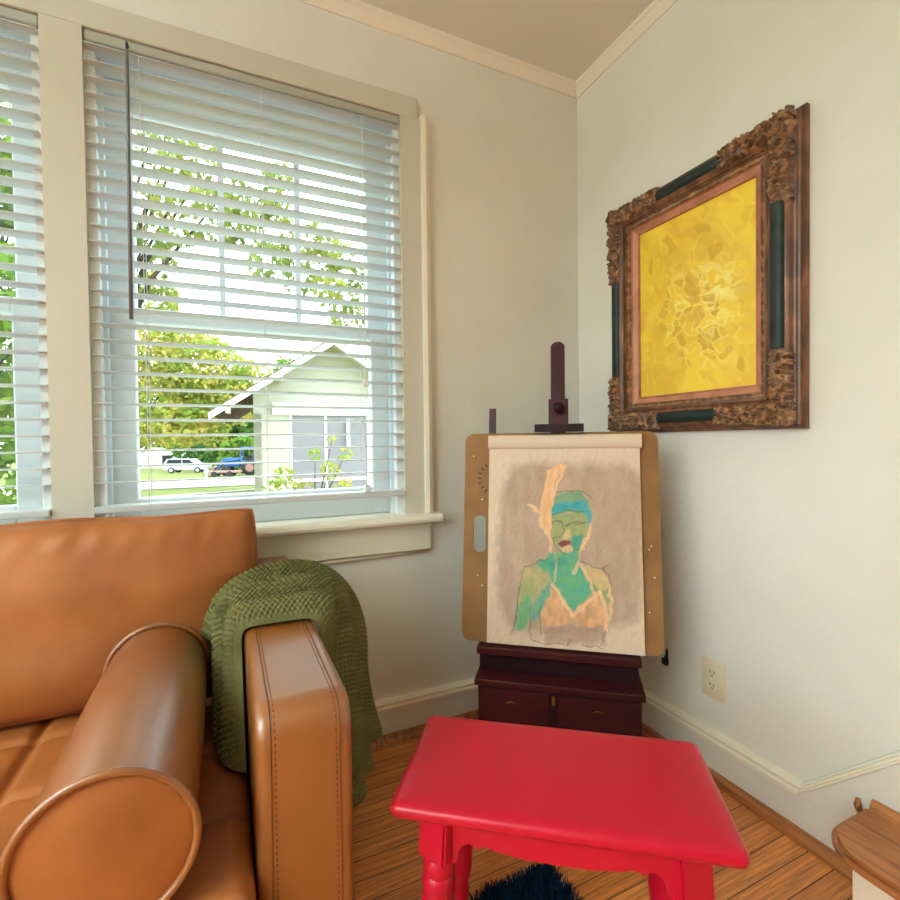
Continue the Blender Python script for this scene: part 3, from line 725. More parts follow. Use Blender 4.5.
sweep([(.100, .036), (.102, .030), (.118, .022), (.1195, .025), (.1225, .025), (.124, .018), (.124, .010)], 'liner', copper, pic, 30)
# green panels in the middle of each rail
def panel(axis, pos, a, b_):
    pr = [(-.019, .052), (-.017, .060), (-.01, .0655), (0, .068), (.01, .0655), (.017, .060), (.019, .052)]
    m = MB(); V = []
    for t in (a, b_):
        V += [((t, -h, pos+i) if axis == 'x' else (pos+i, -h, t)) for i, h in pr]
    n = len(pr); F = [(k, k+1, n+k+1, n+k) for k in range(n-1)]+[tuple(range(n))[::-1], tuple(range(n, 2*n))]
    m.add(V, F); m.build('green_panel', fgreen, pic, angle=50)
BP = .0465
panel('x', BP, .235, .445); panel('x', fh-BP, .235, .455); panel('z', BP, .205, .535); panel('z', fw-BP, .205, .575)
# carved corners: one relief each, thick leaf and scroll bumps
def carving(cx, cz, sx, sz, la, lb, seed):
    r_ = random.Random(seed); du = .0021; W = .062
    def relief(L):
        na, nb = int(L/du), int(W/du); A, B = np.meshgrid(np.linspace(-.012, L, na), np.linspace(-.008, W-.008, nb), indexing='ij')
        H = np.zeros(A.shape)
        k = 0
        while k < L*900:
            a0, b0 = r_.uniform(-.006, L-.006), r_.uniform(0, W-.016); t = r_.uniform(0, PI); e1, e2 = r_.uniform(.006, .014), r_.uniform(.003, .006); hh = r_.uniform(.008, .024)
            ca, sa = math.cos(t), math.sin(t); p = ((A-a0)*ca+(B-b0)*sa)/e1; q = (-(A-a0)*sa+(B-b0)*ca)/e2
            H = np.maximum(H, hh*np.sqrt(np.clip(1-p*p-q*q, 0, 1))); k += 1
        for k in range(int(L/.03)):                       # scrolls
            a0, b0 = .012+k*.03+r_.uniform(-.004, .004), .022+r_.uniform(-.01, .01); rad = r_.uniform(.008, .012); d = np.hypot(A-a0, B-b0)
            H = np.maximum(H, .026*np.sqrt(np.clip(1-((d-rad)/.0036)**2, 0, 1))); H = np.maximum(H, .028*np.sqrt(np.clip(1-(d/.0042)**2, 0, 1)))
        fade = np.clip((L-A)/.03, 0, 1)**.6
        return A, B, H*fade, na, nb
    for along, L in (('x', la), ('z', lb)):
        A, B, H, na, nb = relief(L)
        hgt = .056+H*.72
        if along == 'x': X_, Z_ = A+.018, B+.018
        else: X_, Z_ = B+.018, A+.018
        inn = H > 1e-4
        m = MB(); base_h = np.where(inn, hgt, .044)
        Xw, Zw = cx+sx*X_, cz+sz*Z_
        P = np.stack([Xw, -base_h, Zw], -1).reshape(-1, 3)
        fs = []
        for i in range(na-1):
            for j in range(nb-1):
                if inn[i, j] or inn[i+1, j] or inn[i, j+1] or inn[i+1, j+1]:
                    f = (i*nb+j, (i+1)*nb+j, (i+1)*nb+j+1, i*nb+j+1); fs.append(f)
        used = sorted({q for f in fs for q in f}); mp_ = {q: i for i, q in enumerate(used)}
        m.add([P[q] for q in used], [tuple(mp_[q] for q in f) for f in fs]); m.build('carved_ornament', bronze, pic, angle=60)
carving(0, 0, 1, 1, .215, .185, 1); carving(fw, 0, -1, 1, .215, .185, 2); carving(fw, fh, -1, -1, .205, .225, 3); carving(0, fh, 1, -1, .215, .255, 4)
MB().box(.02, fw-.02, -.012, -.001, .02, fh-.02).build('backing', mahog_d, pic)
# the canvas: ochre and yellow washes, pale drips, round blots and faint petals
nu, nv = 230, 300
u, v = np.meshgrid(np.linspace(0, 1, nu), np.linspace(0, 1, nv), indexing='ij')
xl = 119+1*v; xr = 415; ytp = 375-153*u; ybm = 778-33*u
cx = xl+u*(xr-xl); cy = ytp+v*(ybm-ytp)
C = Canvas(cx, cy, (244,208,66))
n1 = vnoise(cx, cy, 60, 60, 101)*.6+vnoise(cx, cy, 25, 25, 102)*.4
C.c = C.c*(1-.55*np.clip((n1-.45)*3, 0, 1)[..., None])+np.array(lin((230,186,72)))*(.55*np.clip((n1-.45)*3, 0, 1)[..., None])
C.fill([(120,690),(240,690),(240,775),(120,780)], (220,176,60), 30, .7, .1)
C.fill([(130,400),(180,380),(220,480),(200,640),(140,650)], (232,190,48), 40, .6, .1)
d0 = np.hypot((cx-268)/1.0, (cy-440)/1.25); wob = (vnoise(cx, cy, 30, 30, 103)-.5)*26
for k in range(6):                                              # petals round the middle
    a = R(20+60*k); px, py = 268+52*math.cos(a), 425+66*math.sin(a)
    e = np.hypot((cx-px)/38, (cy-py)/48)+wob*.006
    t = np.clip((1.0-e)/.16+.5, 0, 1)*.2; C.c = C.c*(1-t[..., None])+np.array(lin((222,174,52)))*t[..., None]
    t = np.clip(1-np.abs(e-1)/.045, 0, 1)*.28; C.c = C.c*(1-t[..., None])+np.array(lin((240,214,110)))*t[..., None]
for rad, s in ((88, .35), (104, .3), (70, .25)):
    t = np.clip(1-np.abs(d0+wob*.5-rad)/2.2, 0, 1)*s; C.c = C.c*(1-t[..., None])+np.array(lin((214,170,60)))*t[..., None]
wx = cx+(vnoise(cx, cy, 20, 20, 120)-.5)*26; wy = cy+(vnoise(cx, cy, 20, 20, 121)-.5)*26
r2 = np.random.default_rng(42); pts = [(268+r2.normal()*70, 560+r2.normal()*95) for _ in range(95)]
D = np.stack([np.hypot(wx-a_, (wy-b_)*.85) for a_, b_ in pts], -1); idx = D.argmin(-1); D.sort(-1); F1, F2 = D[..., 0], D[..., 1]
zone = np.exp(-(((cx-280)/100)**2+((cy-570)/125)**2)**1.4)
pick = r2.random(95)
t = np.clip((11*pick[idx]+3-F1)/3+.5, 0, 1)*(pick[idx] > .45)*np.clip(zone*1.4, 0, 1)*.7
C.c = C.c*(1-t[..., None])+np.array(lin((208,160,52)))*t[..., None]
t = np.clip((4.5*vnoise(cx, cy, 30, 30, 122)-(F2-F1))/2.5+.3, 0, 1)*np.clip(zone*1.5, 0, 1)*.8
C.c = C.c*(1-t[..., None])+np.array(lin((250,234,140)))*t[..., None]
zone2 = np.exp(-(((cx-335)/42)**2+((cy-500)/75)**2)); t = np.clip((vnoise(wx, wy, 16, 8, 109)-.45)*5, 0, 1)*zone2*.85; C.c = C.c*(1-t[..., None])+np.array(lin((250,236,150)))*t[..., None]
t = np.clip((vnoise(wx, wy, 44, 30, 130)-.52)*6, 0, 1)*.35; C.c = C.c*(1-t[..., None])+np.array(lin((218,168,62)))*t[..., None]
t = np.clip((vnoise(wx, wy, 9, 26, 131)-.62)*6, 0, 1)*.3; C.c = C.c*(1-t[..., None])+np.array(lin((250,222,90)))*t[..., None]
for px, py, a, h in ((187,565,7,18),(265,688,6,14),(345,662,13,11),(385,688,8,12),(156,448,5,20),(262,510,12,34),(210,400,16,24),(320,400,18,20),(300,350,20,14)):
    e = np.hypot((wx-px)/a, (wy-py)/h); t = np.clip((1-e)/.25+.5, 0, 1)*.55
    C.c = C.c*(1-t[..., None])+np.array(lin((206,160,50)))*t[..., None]
ci = .122
P = np.stack([ci+u*(fw-2*ci), np.full(u.shape, -.0165), fh-ci-v*(fh-2*ci)], -1)
canvas_mesh(P, C.c, 'canvas', vcol_mat('oil_paint', .5, .15), pic)

# ------------------------------------------------------------------ outlet and the hole in the plaster
out = thing('wall_outlet', 'ivory double electrical outlet low on the right wall', 'outlet', (0, -.617, .2925), (0, 0, R(-90)))
MB().box(-.0385, .0385, -.006, 0, -.0605, .0605, .0028, 2).build('cover_plate', ivory, out, angle=40)
for s in (-1, 1):
    m = MB(); m.prism([(.0165*math.copysign(min(abs(math.cos(a)), .82), math.cos(a)), s*.0195+.0145*math.sin(a)) for a in np.linspace(0, 2*PI, 28, endpoint=False)], 'y', -.0085, -.004)
    r = m.build('receptacle', ivory, out, angle=40)
    m = MB(); m.box(-.0075, -.005, -.0089, -.0082, s*.0195-.002, s*.0195+.007); m.build('slot', dark, r)
    m = MB(); m.box(.005, .0075, -.0089, -.0082, s*.0195-.002, s*.0195+.0055); m.build('slot', dark, r)
    m = MB(); m.lathe([(.0026, 0), (.0026, .0006)], (0, -.0084, s*.0195-.0085), 12, Matrix.Rotation(R(90), 4, 'X')); m.build('ground_hole', dark, r)
MB().ball((0, -.006, 0), (.003, .001, .003), 2).build('screw', ivory, out, smooth=True)
hole = thing('plaster_hole', 'small black hole broken in the wall plaster beside the drawing board', 'hole', (0, -.437, .282), (0, 0, R(-90)))
pts = [(-.014, -.022), (.006, -.024), (.013, -.012), (.0105, .01), (.0095, .034), (.003, .036), (.001, .015), (-.006, .002), (-.017, -.004)]
MB().prism(pts, 'y', -.0025, -.0003).build('gap', dark, hole)
m = MB(); m.tube([(-.018, -.002, -.02), (-.010, -.004, -.027), (.002, -.004, -.029), (.014, -.003, -.024)], [.001, .0035, .004, .002], 6); m.build('chipped_edge', ivory, hole, smooth=True)

# ------------------------------------------------------------------ starting step of the stair
step = thing('stair_step', 'oak stair tread with a rounded nose on a white riser against the right wall', 'step', (-.1, -1.5, 0))
P0 = []
xt, yt0, yb0, rr_ = -.222, -1.018, -2.1, .085
for k in range(13):
    a = PI/2+PI/2*k/12; P0.append((xt+rr_+rr_*math.cos(a), yt0-rr_+rr_*math.sin(a)))
out2 = [(-.018, yt0), (xt+rr_, yt0)]+P0[1:]+[(xt, yb0), (-.018, yb0)]
bm = bmesh.new(); vs = [bm.verts.new((x+.1, y+1.5, .152)) for x, y in out2]; f = bm.faces.new(vs)
ex = bmesh.ops.extrude_face_region(bm, geom=[f]); bmesh.ops.translate(bm, vec=(0,0,.03), verts=[e for e in ex['geom'] if isinstance(e, bmesh.types.BMVert)])
bmesh.ops.recalc_face_normals(bm, faces=bm.faces)
bmesh.ops.bevel(bm, geom=[e for e in bm.edges if abs(e.verts[0].co.z-e.verts[1].co.z) < 1e-5], offset=.011, segments=4, affect='EDGES')
MB().bm(bm).build('tread', oak, step, angle=40)
MB().box(-.19+.1, -.018+.1, yb0+1.5, -1.074+1.5, 0, .152).build('riser', riserm, step)
m = MB(); m.prism([(.082, .182), (.066, .182), (.069, .189), (.075, .198), (.079, .201), (.082, .201)], 'y', yb0+1.5, -1.03+1.5); m.build('moulding', oak, step)
m = MB(); m.tube([(.072, -1.008+1.5, .160), (.07, -1.006+1.5, .176), (.075, -1.004+1.5, .188)], [.006, .0075, .004], 8); m.build('end_trim', oak, step, smooth=True)

# ------------------------------------------------------------------ outdoors
grass_m = mottle(mat('lawn', (104,112,58), .9, .1), (122,126,70), 1.2, 5)
road_m = mat('pale_concrete', (164,158,150), .9, .1)
def gz(x, y):
    """ground height: falls away from the house"""
    d = max(0, (y-3)); pts = [(0, -.75), (11, -.98), (21, -1.22), (32, -1.45), (52, -2.05), (80, -3.1), (300, -3.2)]
    for (a, za), (c, zc) in zip(pts, pts[1:]):
        if d <= c: return za+(zc-za)*(d-a)/(c-a)
    return pts[-1][1]
def strip(poly, lift, name, m, kind):
    """a patch of ground: sampled quad between two edge lines"""
    mb = MB(); (a0, a1), (b0, b1) = poly; n = 24; V = []
    for k in range(n+1):
        t = k/n
        for p, q in ((a0, a1), (b0, b1)):
            x, y = p[0]+(q[0]-p[0])*t, p[1]+(q[1]-p[1])*t; V.append((x, y, gz(x, y)+lift))
    mb.add(V, [(2*k, 2*k+1, 2*k+3, 2*k+2) for k in range(n)]); o = mb.build(name, m); o['kind'] = kind; return o
ys = [-60, -20, .5, 3, 8, 14, 19, 24, 30, 35, 45, 55, 70, 83, 140, 320]
V = []; xsg = [-200, -60, -20, -5, 5, 20, 60, 250]
for y in ys:
    for x in xsg: V.append((x, y, gz(x, y)))
nX = len(xsg); F = [(j*nX+i, j*nX+i+1, (j+1)*nX+i+1, (j+1)*nX+i) for j in range(len(ys)-1) for i in range(nX-1)]
g = MB().add(V, F).build('lawn', grass_m); g['kind'] = 'structure'
strip((((-40, 27.5), (30, 27.0)), ((-40, 37.5), (30, 36.0))), .03, 'road', road_m, 'structure')
strip((((-20, .4), (12, .4)), ((-20, 3.2), (12, 3.2))), .03, 'slat_bounce_strip', road_m, 'structure')  # pale strip added under the windows so neutral light reaches the slats
MB().box(-16, X0-.3, -16, 1.5, -.75, -.62).build('bounce_slab_left', road_m, kind='structure')  # unseen pale reflector slab, added to bounce light in from the left
MB().box(X0-.3, 8, -16, Y0-.3, -.75, -.62).build('bounce_slab_front', road_m, kind='structure')  # second added reflector slab, out of view beyond the front wall
strip((((-12, 17.5), (6, 26.0)), ((-12, 18.3), (6, 26.9))), .03, 'path', road_m, 'structure')

# leaves
leafmats = {}
def leaf_mat(name, rgb, rgb2):
    m = mottle(mat(name, rgb, .6, .3), rgb2, .9, 3, .35, .65)
    nt = m.node_tree; b = bsdf(m); t = nt.nodes.new('ShaderNodeBsdfTranslucent'); mx = nt.nodes.new('ShaderNodeMixShader'); mx.inputs[0].default_value = .45
    col = b.inputs['Base Color'].links[0].from_socket; nt.links.new(col, t.inputs['Color'])
    out = [n for n in nt.nodes if n.type == 'OUTPUT_MATERIAL'][0]; nt.links.new(b.outputs[0], mx.inputs[1]); nt.links.new(t.outputs[0], mx.inputs[2]); nt.links.new(mx.outputs[0], out.inputs[0])
    return m
lf_yellow = leaf_mat('yellow_green_leaf', (140,164,66), (200,182,96))
lf_green = leaf_mat('green_leaf', (92,134,48), (136,160,62))
lf_dark = leaf_mat('dark_green_leaf', (72,110,50), (104,134,66))
lf_grey = leaf_mat('grey_green_leaf', (124,142,70), (156,162,76))
bark = mottle(mat('bark', (84,72,62), .9, .1), (62,52,44), 5, 4, stretch=(1,1,.2))
def leaves(blobs, n, size, seed):
    """leaf quads scattered through ellipsoid clumps (x, y, z, rx, ry, rz)"""
    r_ = np.random.default_rng(seed); vol = np.array([b_[3]*b_[4]*b_[5] for b_ in blobs])**.8; cnt = (vol/vol.sum()*n).astype(int)+1
    V = []; F = []
    for (x, y, z, rx, ry, rz), c in zip(blobs, cnt):
        d = r_.normal(size=(c, 3)); d /= np.linalg.norm(d, axis=1)[:, None]; d *= r_.uniform(.3, 1, (c, 1))**.5
        p = d*np.array([rx, ry, rz])+np.array([x, y, z])
        a = r_.normal(size=(c, 3)); a /= np.linalg.norm(a, axis=1)[:, None]; b_ = np.cross(a, r_.normal(size=(c, 3))); b_ /= np.linalg.norm(b_, axis=1)[:, None]
        s = size*r_.uniform(.6, 1.3, (c, 1)); a, b_ = a*s, b_*s*.6
        o = len(V); q = np.stack([p-a, p+b_-a*.1, p+a, p-b_-a*.1], 1).reshape(-1, 3); V += q.tolist(); F += [(o+4*i, o+4*i+1, o+4*i+2, o+4*i+3) for i in range(c)]
    return MB().add(V, F)
def tree(label, x, y, trunk_h, trunk_r, blobs, n, size, lm, seed, group=None, limbs=()):
    z = gz(x, y); t = thing('tree', label, 'tree', (x, y, z), group=group)
    m = MB(); r_ = random.Random(seed)
    m.tube([(0, 0, -.1), (.1, 0, trunk_h*.5), (0, .1, trunk_h)], [trunk_r*1.2, trunk_r, trunk_r*.7], 10)
    for bx, by, bz, *_ in blobs[:8]: m.tube([(0, .05, trunk_h*.8), ((bx-x)*.5, (by-y)*.5, (trunk_h*.9+(bz-z))*.5+.3), (bx-x, by-y, bz-z)], [trunk_r*.55, trunk_r*.3, trunk_r*.1], 6)
    m.build('trunk', bark, t, smooth=True)
    L = leaves([(bx-x, by-y, bz-z, a, b_, c) for bx, by, bz, a, b_, c in blobs], n, size, seed); L.build('foliage', lm, t)
    return t
def P_(px, py, d): return tuple(at(px, py, d))
def blob(px, py, d, r, ry=None, rz=None):
    x, y, z = at(px, py, d); return (x, y, z, r, ry or r, rz or r)
# the big yellow-green maple left of the neighbour
d = 26
mb_ = [blob(*q) for q in ((150,350,26,1.9),(185,360,26,2.2),(215,375,26,1.9),(160,400,26,1.8),(200,410,26,1.7),(232,400,26,1.5),(150,300,26,1.5),(180,425,25,1.3),(250,385,27,1.4),(150,430,25,1.1),(212,432,27,.9))]
tp = at(128, 470, 26); tree('big yellow green maple beyond the road left of the tan house', tp.x, tp.y, 2.2, .18, mb_, 9000, .17, lf_yellow, 11)
# overhanging branches high in the window
d = 9
ov = [blob(px, py, 9.0+random.uniform(-.8, .8), random.uniform(.28, .5), None, random.uniform(.2, .34)) for px, py in ((150,140),(165,165),(150,195),(180,150),(172,205),(150,235),(200,175),(215,205),(185,235),(160,262),(145,285),(235,190),(225,235),(255,205),(250,240),(275,215),(290,250),(265,262),(310,235),(320,262),(300,280),(335,255),(350,275),(345,300),(352,322),(330,290),(240,215),(205,140),(280,180),(165,300))]
tp = at(95, 500, 9); tree('tree with thin high branches hanging across the top of the window', tp.x, tp.y, 3.4, .14, ov, 3400, .075, lf_grey, 12)
# tree close to the left window
ov = [blob(px, py, 7.5+random.uniform(-.6, .6), random.uniform(.6, .9)) for px, py in ((5,150),(10,230),(0,290),(12,350),(-10,400),(5,430),(-20,180),(15,190),(18,300),(10,460),(-15,330))]
tp = at(-40, 520, 7.5); tree('leafy green tree just outside the left window', tp.x, tp.y, 2.0, .12, ov, 5200, .10, lf_green, 13)
# woods behind the road
kinds = ['tall dense green tree in the woods behind the parked car', 'green tree in the woods above the far white house', 'dark green tree in the woods behind the blue tractor', 'green tree in the woods behind the neighbouring house roof']
for i, (px, py, dd, r, lmx) in enumerate(((200,405,74,6,lf_green), (150,395,112,9,lf_dark), (250,410,56,5,lf_dark), (310,380,95,7,lf_green))):
    bl = [blob(px+random.uniform(-28, 28), py+random.uniform(-14, 40), dd+random.uniform(-2, 2), r*random.uniform(.3, .5)) for _ in range(16)]
    tp = at(px, 470, dd); tree(kinds[i], tp.x, tp.y, 4, .35, bl, 5200, .42, lmx, 20+i)

for i, (x, y, r, lmx, lb) in enumerate(((-24, 62, 6, lf_green, 'round green tree far out on the lawn left of the road'), (-42, 70, 8, lf_dark, 'wide dark green tree at the far left edge of the lawn'), (-60, 60, 7, lf_green, 'green tree at the far left end of the road'))):
    z = gz(x, y); bl = [(x+random.uniform(-r, r)*.7, y+random.uniform(-2, 2), z+3+random.uniform(0, r*1.1), r*.4, r*.4, r*.38) for _ in range(12)]
    tree(lb, x, y, 4, .35, bl, 3000, .45, lmx, 60+i)
for lb, spots, lmx, sd in (('low dark green bushes growing behind the parked car', ((186,452,64,1.7),(200,456,64,1.5),(212,450,65,2),(196,446,66,1.8),(222,456,64,1.5),(206,462,63,1.2)), lf_dark, 71), ('low green bushes growing behind the blue tractor', ((232,452,47,1.2),(244,449,47,1.3),(252,456,47,1.2),(238,460,46.5,1),(226,462,46.5,.8)), lf_green, 72)):
    bl = [blob(*q) for q in spots]; tp = at(spots[1][0], 470, spots[1][2]); z = gz(tp.x, tp.y)
    t = thing('bush', lb, 'bush', (tp.x, tp.y, z)); leaves([(x-tp.x, y-tp.y, zz-z, a, b_, c) for x, y, zz, a, b_, c in bl], 2600, .24, sd).build('foliage', lmx, t)
    m = MB()
    for x, y, zz, *_ in bl: m.tube([(0, 0, 0), ((x-tp.x)*.6, (y-tp.y)*.6, (zz-z)*.5), (x-tp.x, y-tp.y, zz-z)], [.09, .06, .02], 5)
    m.build('stems', bark, t)
# neighbouring house, gable end facing us
stucco = mottle(mat('cream_stucco', (196,188,170), .9, .15), (186,178,160), 3, 4)
hwhite = mat('white_house_trim', (230,226,220), .6, .3)
shingle = mottle(mat('brown_shingle', (112,86,70), .9, .1), (92,70,58), 6, 4)
siding = mat('pale_gable_siding', (196,191,180), .8, .2)
NY = 14.0; gzn = gz(0, NY)
nh = thing('neighbour_house', 'cream stucco house with a white gable roof seen through the window', 'house', (1.78, NY, gzn), (0, 0, R(-4)))
def nb(m, x0, x1, y0, y1, z0, z1, *a): m.box(x0-1.78, x1-1.78, y0-NY, y1-NY, z0-gzn, z1-gzn, *a)
m = MB(); nb(m, -.53, .48, NY, NY+.25, gzn, 1.9); nb(m, 3.08, 4.1, NY, NY+.25, gzn, 1.9); nb(m, -.53, -.3, NY, NY+8, gzn, 1.9); nb(m, 3.9, 4.1, NY, NY+8, gzn, 1.9); nb(m, .48, 3.08, NY, NY+.25, gzn, gzn+.35); m.build('wall', stucco, nh)
m = MB(); m.prism([(-.53-1.78, 1.85-gzn), (4.1-1.78, 1.85-gzn), (4.1-1.78, 2.55-gzn), (0, 4.10-gzn), (-.53-1.78, 2.55-gzn)], 'y', .08, .2); m.build('gable', siding, nh)
m = MB(); nb(m, -.0, 3.6, NY-.06, NY+.02, 1.86, 2.25, .01, 1); m.build('beam', hwhite, nh)
for s in (-1, 1):
    # roof slab and rake board
    ex_, ez_ = s*3.45, 1.86-gzn; px_, pz_ = 0, 4.16-gzn
    nx_, nz_ = (pz_-ez_), 3.45; L = math.hypot(nx_, nz_)
    m = MB(); m.prism([(ex_, ez_), (px_, pz_), (px_, pz_+.06), (ex_, ez_+.06)][::1 if s > 0 else -1], 'y', -.7, 8.2); m.build('roof', shingle, nh)
    m = MB(); m.prism([(ex_, ez_-.17), (px_, pz_-.2), (px_, pz_), (ex_, ez_+.02)][::1 if s > 0 else -1], 'y', -.76, -.7); m.build('rake_board', hwhite, nh)
    m = MB(); m.prism([(ex_, ez_-.05), (px_, pz_-.06), (px_, pz_), (ex_, ez_)][::1 if s > 0 else -1], 'y', -.7, .2); m.build('soffit', hwhite, nh)
for x in (-1.0-.2, .25, 3.4, 4.7):
    z = 4.16-abs(x-1.78)*(4.16-1.86)/3.45-gzn
    m = MB(); m.box(x-1.78-.05, x-1.78+.05, -.7, .05, z-.28, z-.08); m.build('bracket', hwhite, nh)
scr = MB(); nb(scr, .49, .56, NY-.03, NY+.05, gzn+.3, 1.86); nb(scr, 1.53, 1.61, NY-.03, NY+.05, gzn+.3, 1.86); nb(scr, 2.87, 2.96, NY-.03, NY+.05, gzn+.3, 1.86); nb(scr, .49, 2.96, NY-.03, NY+.05, -.2, -.1); nb(scr, .49, 2.96, NY-.03, NY+.05, gzn+.3, gzn+.38)
sf = scr.build('porch_screen_frame', hwhite, nh)
screen_m = mat('porch_screen', (136,130,136), .5, .4)
for a, c in ((.56, 1.53), (1.61, 2.87)):
    m = MB(); nb(m, a, c, NY+.0, NY+.012, gzn+.3, 1.86); m.build('screen', screen_m, sf)
m = MB(); nb(m, 2.2, 2.3, NY-.2, NY-.1, .9, 1.75); m.build('porch_post', hwhite, nh)
# shrub before the porch
bl = [blob(px, py, 12.6, r) for px, py, r in ((285,475,.28),(300,490,.34),(330,470,.26),(345,492,.34),(315,455,.2),(272,490,.26),(332,440,.14),(322,498,.3),(300,510,.5),(345,455,.2))]
tp = at(315, 520, 12.6); t = thing('shrub', 'leafy yellow green shrub growing before the porch screens', 'shrub', (tp.x, tp.y, gz(tp.x, tp.y)))
gs = gz(tp.x, tp.y); leaves([(x-tp.x, y-tp.y, z-gs, a, b_, c) for x, y, z, a, b_, c in bl], 900, .07, 31).build('foliage', lf_yellow, t)
m = MB()
for k, (x, y, z, *_) in enumerate(bl): m.tube([(0, 0, 0), ((x-tp.x)*.6, (y-tp.y)*.6, (z-gs)*.6), (x-tp.x, y-tp.y, z-gs)], [.02, .014, .006], 5)
m.build('stems', bark, t)

# far white house with garage doors
fp = at(160, 474, 84); gf = gz(fp.x, fp.y)-.0
fh_ = thing('white_house', 'small white gabled house far behind the parked car', 'house', (fp.x, fp.y, gf), (0, 0, R(-12)))
MB().box(-5.5, 2.6, 0, 7, -.3, 3.0).build('wall', hwhite, fh_)
m = MB(); m.prism([(-2.4, 3.0), (2.6, 3.0), (.1, 6.2)], 'y', .05, 6.9); m.build('gable', hwhite, fh_)
m = MB(); m.prism([(-2.8, 2.8), (.1, 6.45), (3.0, 2.8), (2.6, 2.8), (.1, 6.1), (-2.4, 2.8)], 'y', -.4, 7.2); m.build('roof', shingle, fh_)
for x in (-4.8, -2.4): MB().box(x, x+1.9, -.05, .1, 0, 2.2).build('garage_door', siding, fh_)
MB().box(-.5, .6, -.05, .1, 3.6, 4.9).build('window', dark, fh_)
MB().box(.4, 1.9, -.05, .1, 0, 2.2).build('carport_opening', dark, fh_)

# white parked car
cp = at(188, 474.5, 57); gcar = gz(cp.x, cp.y)
car = thing('car', 'white estate car parked beyond the road', 'car', (cp.x, cp.y, gcar+.0), (0, 0, R(-20)))
carp = mat('car_paint', (200,200,204), .25, .6); tyre = mat('tyre', (40,40,42), .8)
m = MB(); m.prism([(-2.35, .42), (2.3, .42), (2.36, .7), (2.3, 1.0), (1.25, 1.12), (.65, 1.62), (-1.9, 1.66), (-2.3, 1.1), (-2.4, .8)], 'y', -.9, .9); m.build('body', carp, car)
for s in (-1, 1):
    MB().prism([(1.02, 1.14), (.58, 1.54), (-.2, 1.56), (-.2, 1.14)], 'y', s*.9-.02, s*.9+.02).build('window', dark, car)
    MB().prism([(-.3, 1.14), (-.3, 1.56), (-1.75, 1.58), (-2.0, 1.14)], 'y', s*.9-.02, s*.9+.02).build('window', dark, car)
    for x in (-1.45, 1.45):
        w = MB().lathe([(.34, -.12), (.36, 0), (.34, .12)], (x, s*.84, .36), 20, Matrix.Rotation(R(90), 4, 'X')).build('wheel', tyre, car, smooth=True)
        MB().lathe([(.2, -.125), (.2, .125)], (x, s*.845, .36), 16, Matrix.Rotation(R(90), 4, 'X')).build('hubcap', carp, w)
# blue tractor
tpn = at(243, 476, 42); gt = gz(tpn.x, tpn.y)
trc = thing('tractor', 'blue tractor with a front loader standing beyond the road', 'tractor', (tpn.x, tpn.y, gt), (0, 0, R(-15)))
tblue = mat('tractor_blue', (24,80,150), .4, .5); rust = mat('dull_red_steel', (150,110,100), .7)
MB().box(-1.5, -.1, -.38, .38, .75, 1.5, .08, 3).build('hood', tblue, trc)
for x in (-.05, 1.05):
    for y in (-.55, .55): MB().tube([(x, y, 1.1), (x, y, 2.3)], .05, 6).build('cab_post', tblue, trc)
MB().box(-.15, 1.2, -.65, .65, 2.28, 2.42, .05, 2).build('roof', tblue, trc)
MB().box(-.05, 1.05, -.5, .5, .9, 1.25, .06, 2).build('seat_deck', tblue, trc)
MB().box(.35, .8, -.2, .2, 1.25, 1.7, .05, 2).build('seat', tyre, trc)
for s in (-1, 1):
    w = MB().lathe([(.58, -.17), (.68, -.1), (.68, .1), (.58, .17)], (.75, s*.75, .68), 24, Matrix.Rotation(R(90), 4, 'X')).build('rear_wheel', tyre, trc, smooth=True)
    MB().lathe([(.34, -.18), (.34, .18)], (.75, s*.75, .68), 18, Matrix.Rotation(R(90), 4, 'X')).build('rim', rust, w)
    w = MB().lathe([(.36, -.11), (.42, -.06), (.42, .06), (.36, .11)], (-1.2, s*.6, .42), 20, Matrix.Rotation(R(90), 4, 'X')).build('front_wheel', tyre, trc, smooth=True)
    MB().tube([(-.2, s*.5, 1.35), (-1.6, s*.5, 1.2), (-2.2, s*.5, .4)], .07, 8).build('loader_arm', tblue, trc)
m = MB(); m.prism([(-2.9, .06), (-2.1, .06), (-2.1, .75), (-2.2, .75), (-2.25, .2), (-2.9, .14)], 'y', -1.0, 1.0); m.build('bucket', rust, trc)
tw = at(224, 479, 40); tl = thing('trailer', 'low reddish trailer lying in front of the blue tractor', 'trailer', (tw.x, tw.y, gz(tw.x, tw.y)), (0, 0, R(-15)))
MB().box(-1.3, 1.3, -.6, .6, .3, .45, .02, 1).build('deck', rust, tl)
for x in (-.6, .6):
    for s in (-1, 1): MB().lathe([(.22, -.07), (.24, 0), (.22, .07)], (x, s*.55, .24), 16, Matrix.Rotation(R(90), 4, 'X')).build('wheel', tyre, tl, smooth=True)
# mailbox by the road
mp_ = at(206.5, 489, 26); mbx = thing('mailbox', 'white mailbox on a white post beside the road', 'mailbox', (mp_.x, mp_.y, gz(mp_.x, mp_.y)))
MB().box(-.06, .06, -.06, .06, -.05, .78).build('post', hwhite, mbx)
m = MB(); m.prism([(-.1, .78), (.1, .78), (.1, .92)]+[(.1*math.cos(a), .92+.09*math.sin(a)) for a in np.linspace(.3, PI-.3, 7)]+[(-.1, .92)], 'y', -.28, .28); m.build('box', hwhite, mbx)

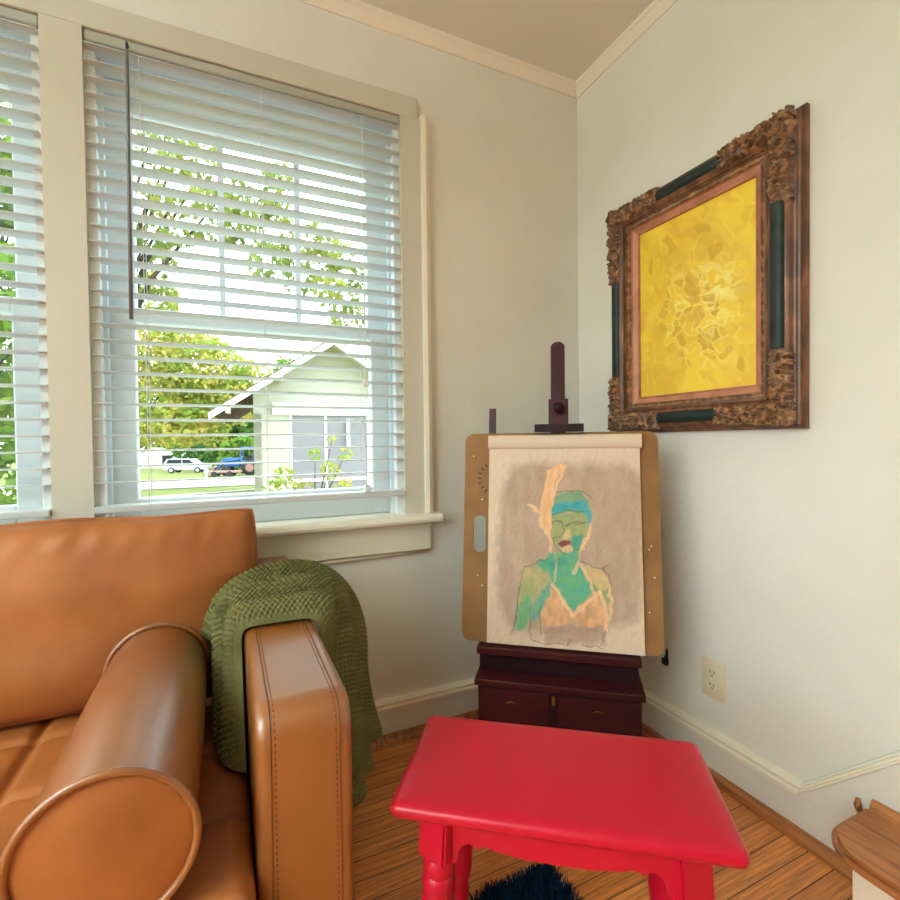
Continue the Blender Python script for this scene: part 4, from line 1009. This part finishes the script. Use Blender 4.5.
# ------------------------------------------------------------------ light
lamp = thing('added_fill_lamp', 'added unseen fill light shaped as a tall uplighter with a metal bowl left of the camera', 'lamp', (-3.75, -2.15, 0))  # unseen uplighter added to brighten the room off the ceiling
MB().lathe([(.15, 0), (.15, .02), (.03, .04)], (0,0,0), 28).build('base', brass, lamp, angle=40)
MB().tube([(0,0,.04), (0,0,1.72)], .012, 10).build('pole', brass, lamp, smooth=True)
m = MB(); pr = [(.02, 1.70), (.10, 1.73), (.17, 1.80), (.19, 1.86)]
vs_ = [(r*math.cos(2*PI*k/32), r*math.sin(2*PI*k/32), z) for r, z in pr for k in range(32)]
m.add(vs_, [(i*32+k, i*32+(k+1) % 32, (i+1)*32+(k+1) % 32, (i+1)*32+k) for i in range(3) for k in range(32)]+[tuple(range(32))]); m.build('bowl', brass, lamp, smooth=True)
l = bpy.data.lights.new('added_fill_light', 'AREA'); l.shape = 'DISK'; l.size = .3; l.energy = 225; l.color = (.80, .98, 1)
lo = bpy.data.objects.new('added_fill_light', l); COL.objects.link(lo); lo.location = (-3.75, -2.15, 1.84); lo.rotation_euler = (PI, 0, 0)
w = bpy.data.worlds.new('sky'); S.world = w; w.use_nodes = True
nt = w.node_tree; bg = nt.nodes['Background']
bg.inputs['Color'].default_value = (.79, .96, 1.0, 1); bg.inputs['Strength'].default_value = 5.2
sun = bpy.data.lights.new('sun', 'SUN'); sun.energy = 2.2; sun.angle = R(3); sun.color = (1, .98, .92)
so_ = bpy.data.objects.new('sun', sun); COL.objects.link(so_)
dirv = Vector((-.35, .42, -.84)); so_.rotation_euler = dirv.to_track_quat('-Z', 'Y').to_euler()

S.view_settings.view_transform = 'Standard'; S.view_settings.look = 'None'; S.view_settings.gamma = 1; S.view_settings.exposure = 0.1
try: S.view_settings.use_curve_mapping = False
except Exception: pass
S.cycles.max_bounces = 10; S.cycles.diffuse_bounces = 6; S.cycles.transparent_max_bounces = 12; S.cycles.use_denoising = True
S.cycles.sample_clamp_indirect = 6; S.cycles.caustics_reflective = False; S.cycles.caustics_refractive = False
def portal(loc, rot, sx, sy):
    l = bpy.data.lights.new('portal', 'AREA'); l.shape = 'RECTANGLE'; l.size = sx; l.size_y = sy; l.cycles.is_portal = True
    o = bpy.data.objects.new('portal', l); COL.objects.link(o); o.location = loc; o.rotation_euler = rot
portal((X0-.2, (LW[0]+LW[1])/2, (LW[2]+LW[3])/2), (R(90), 0, R(-90)), LW[1]-LW[0], LW[3]-LW[2])
for xa, xb in WX: portal(((xa+xb)/2, T+.05, 1.45), (R(90), 0, R(180)), xb-xa, 1.4)
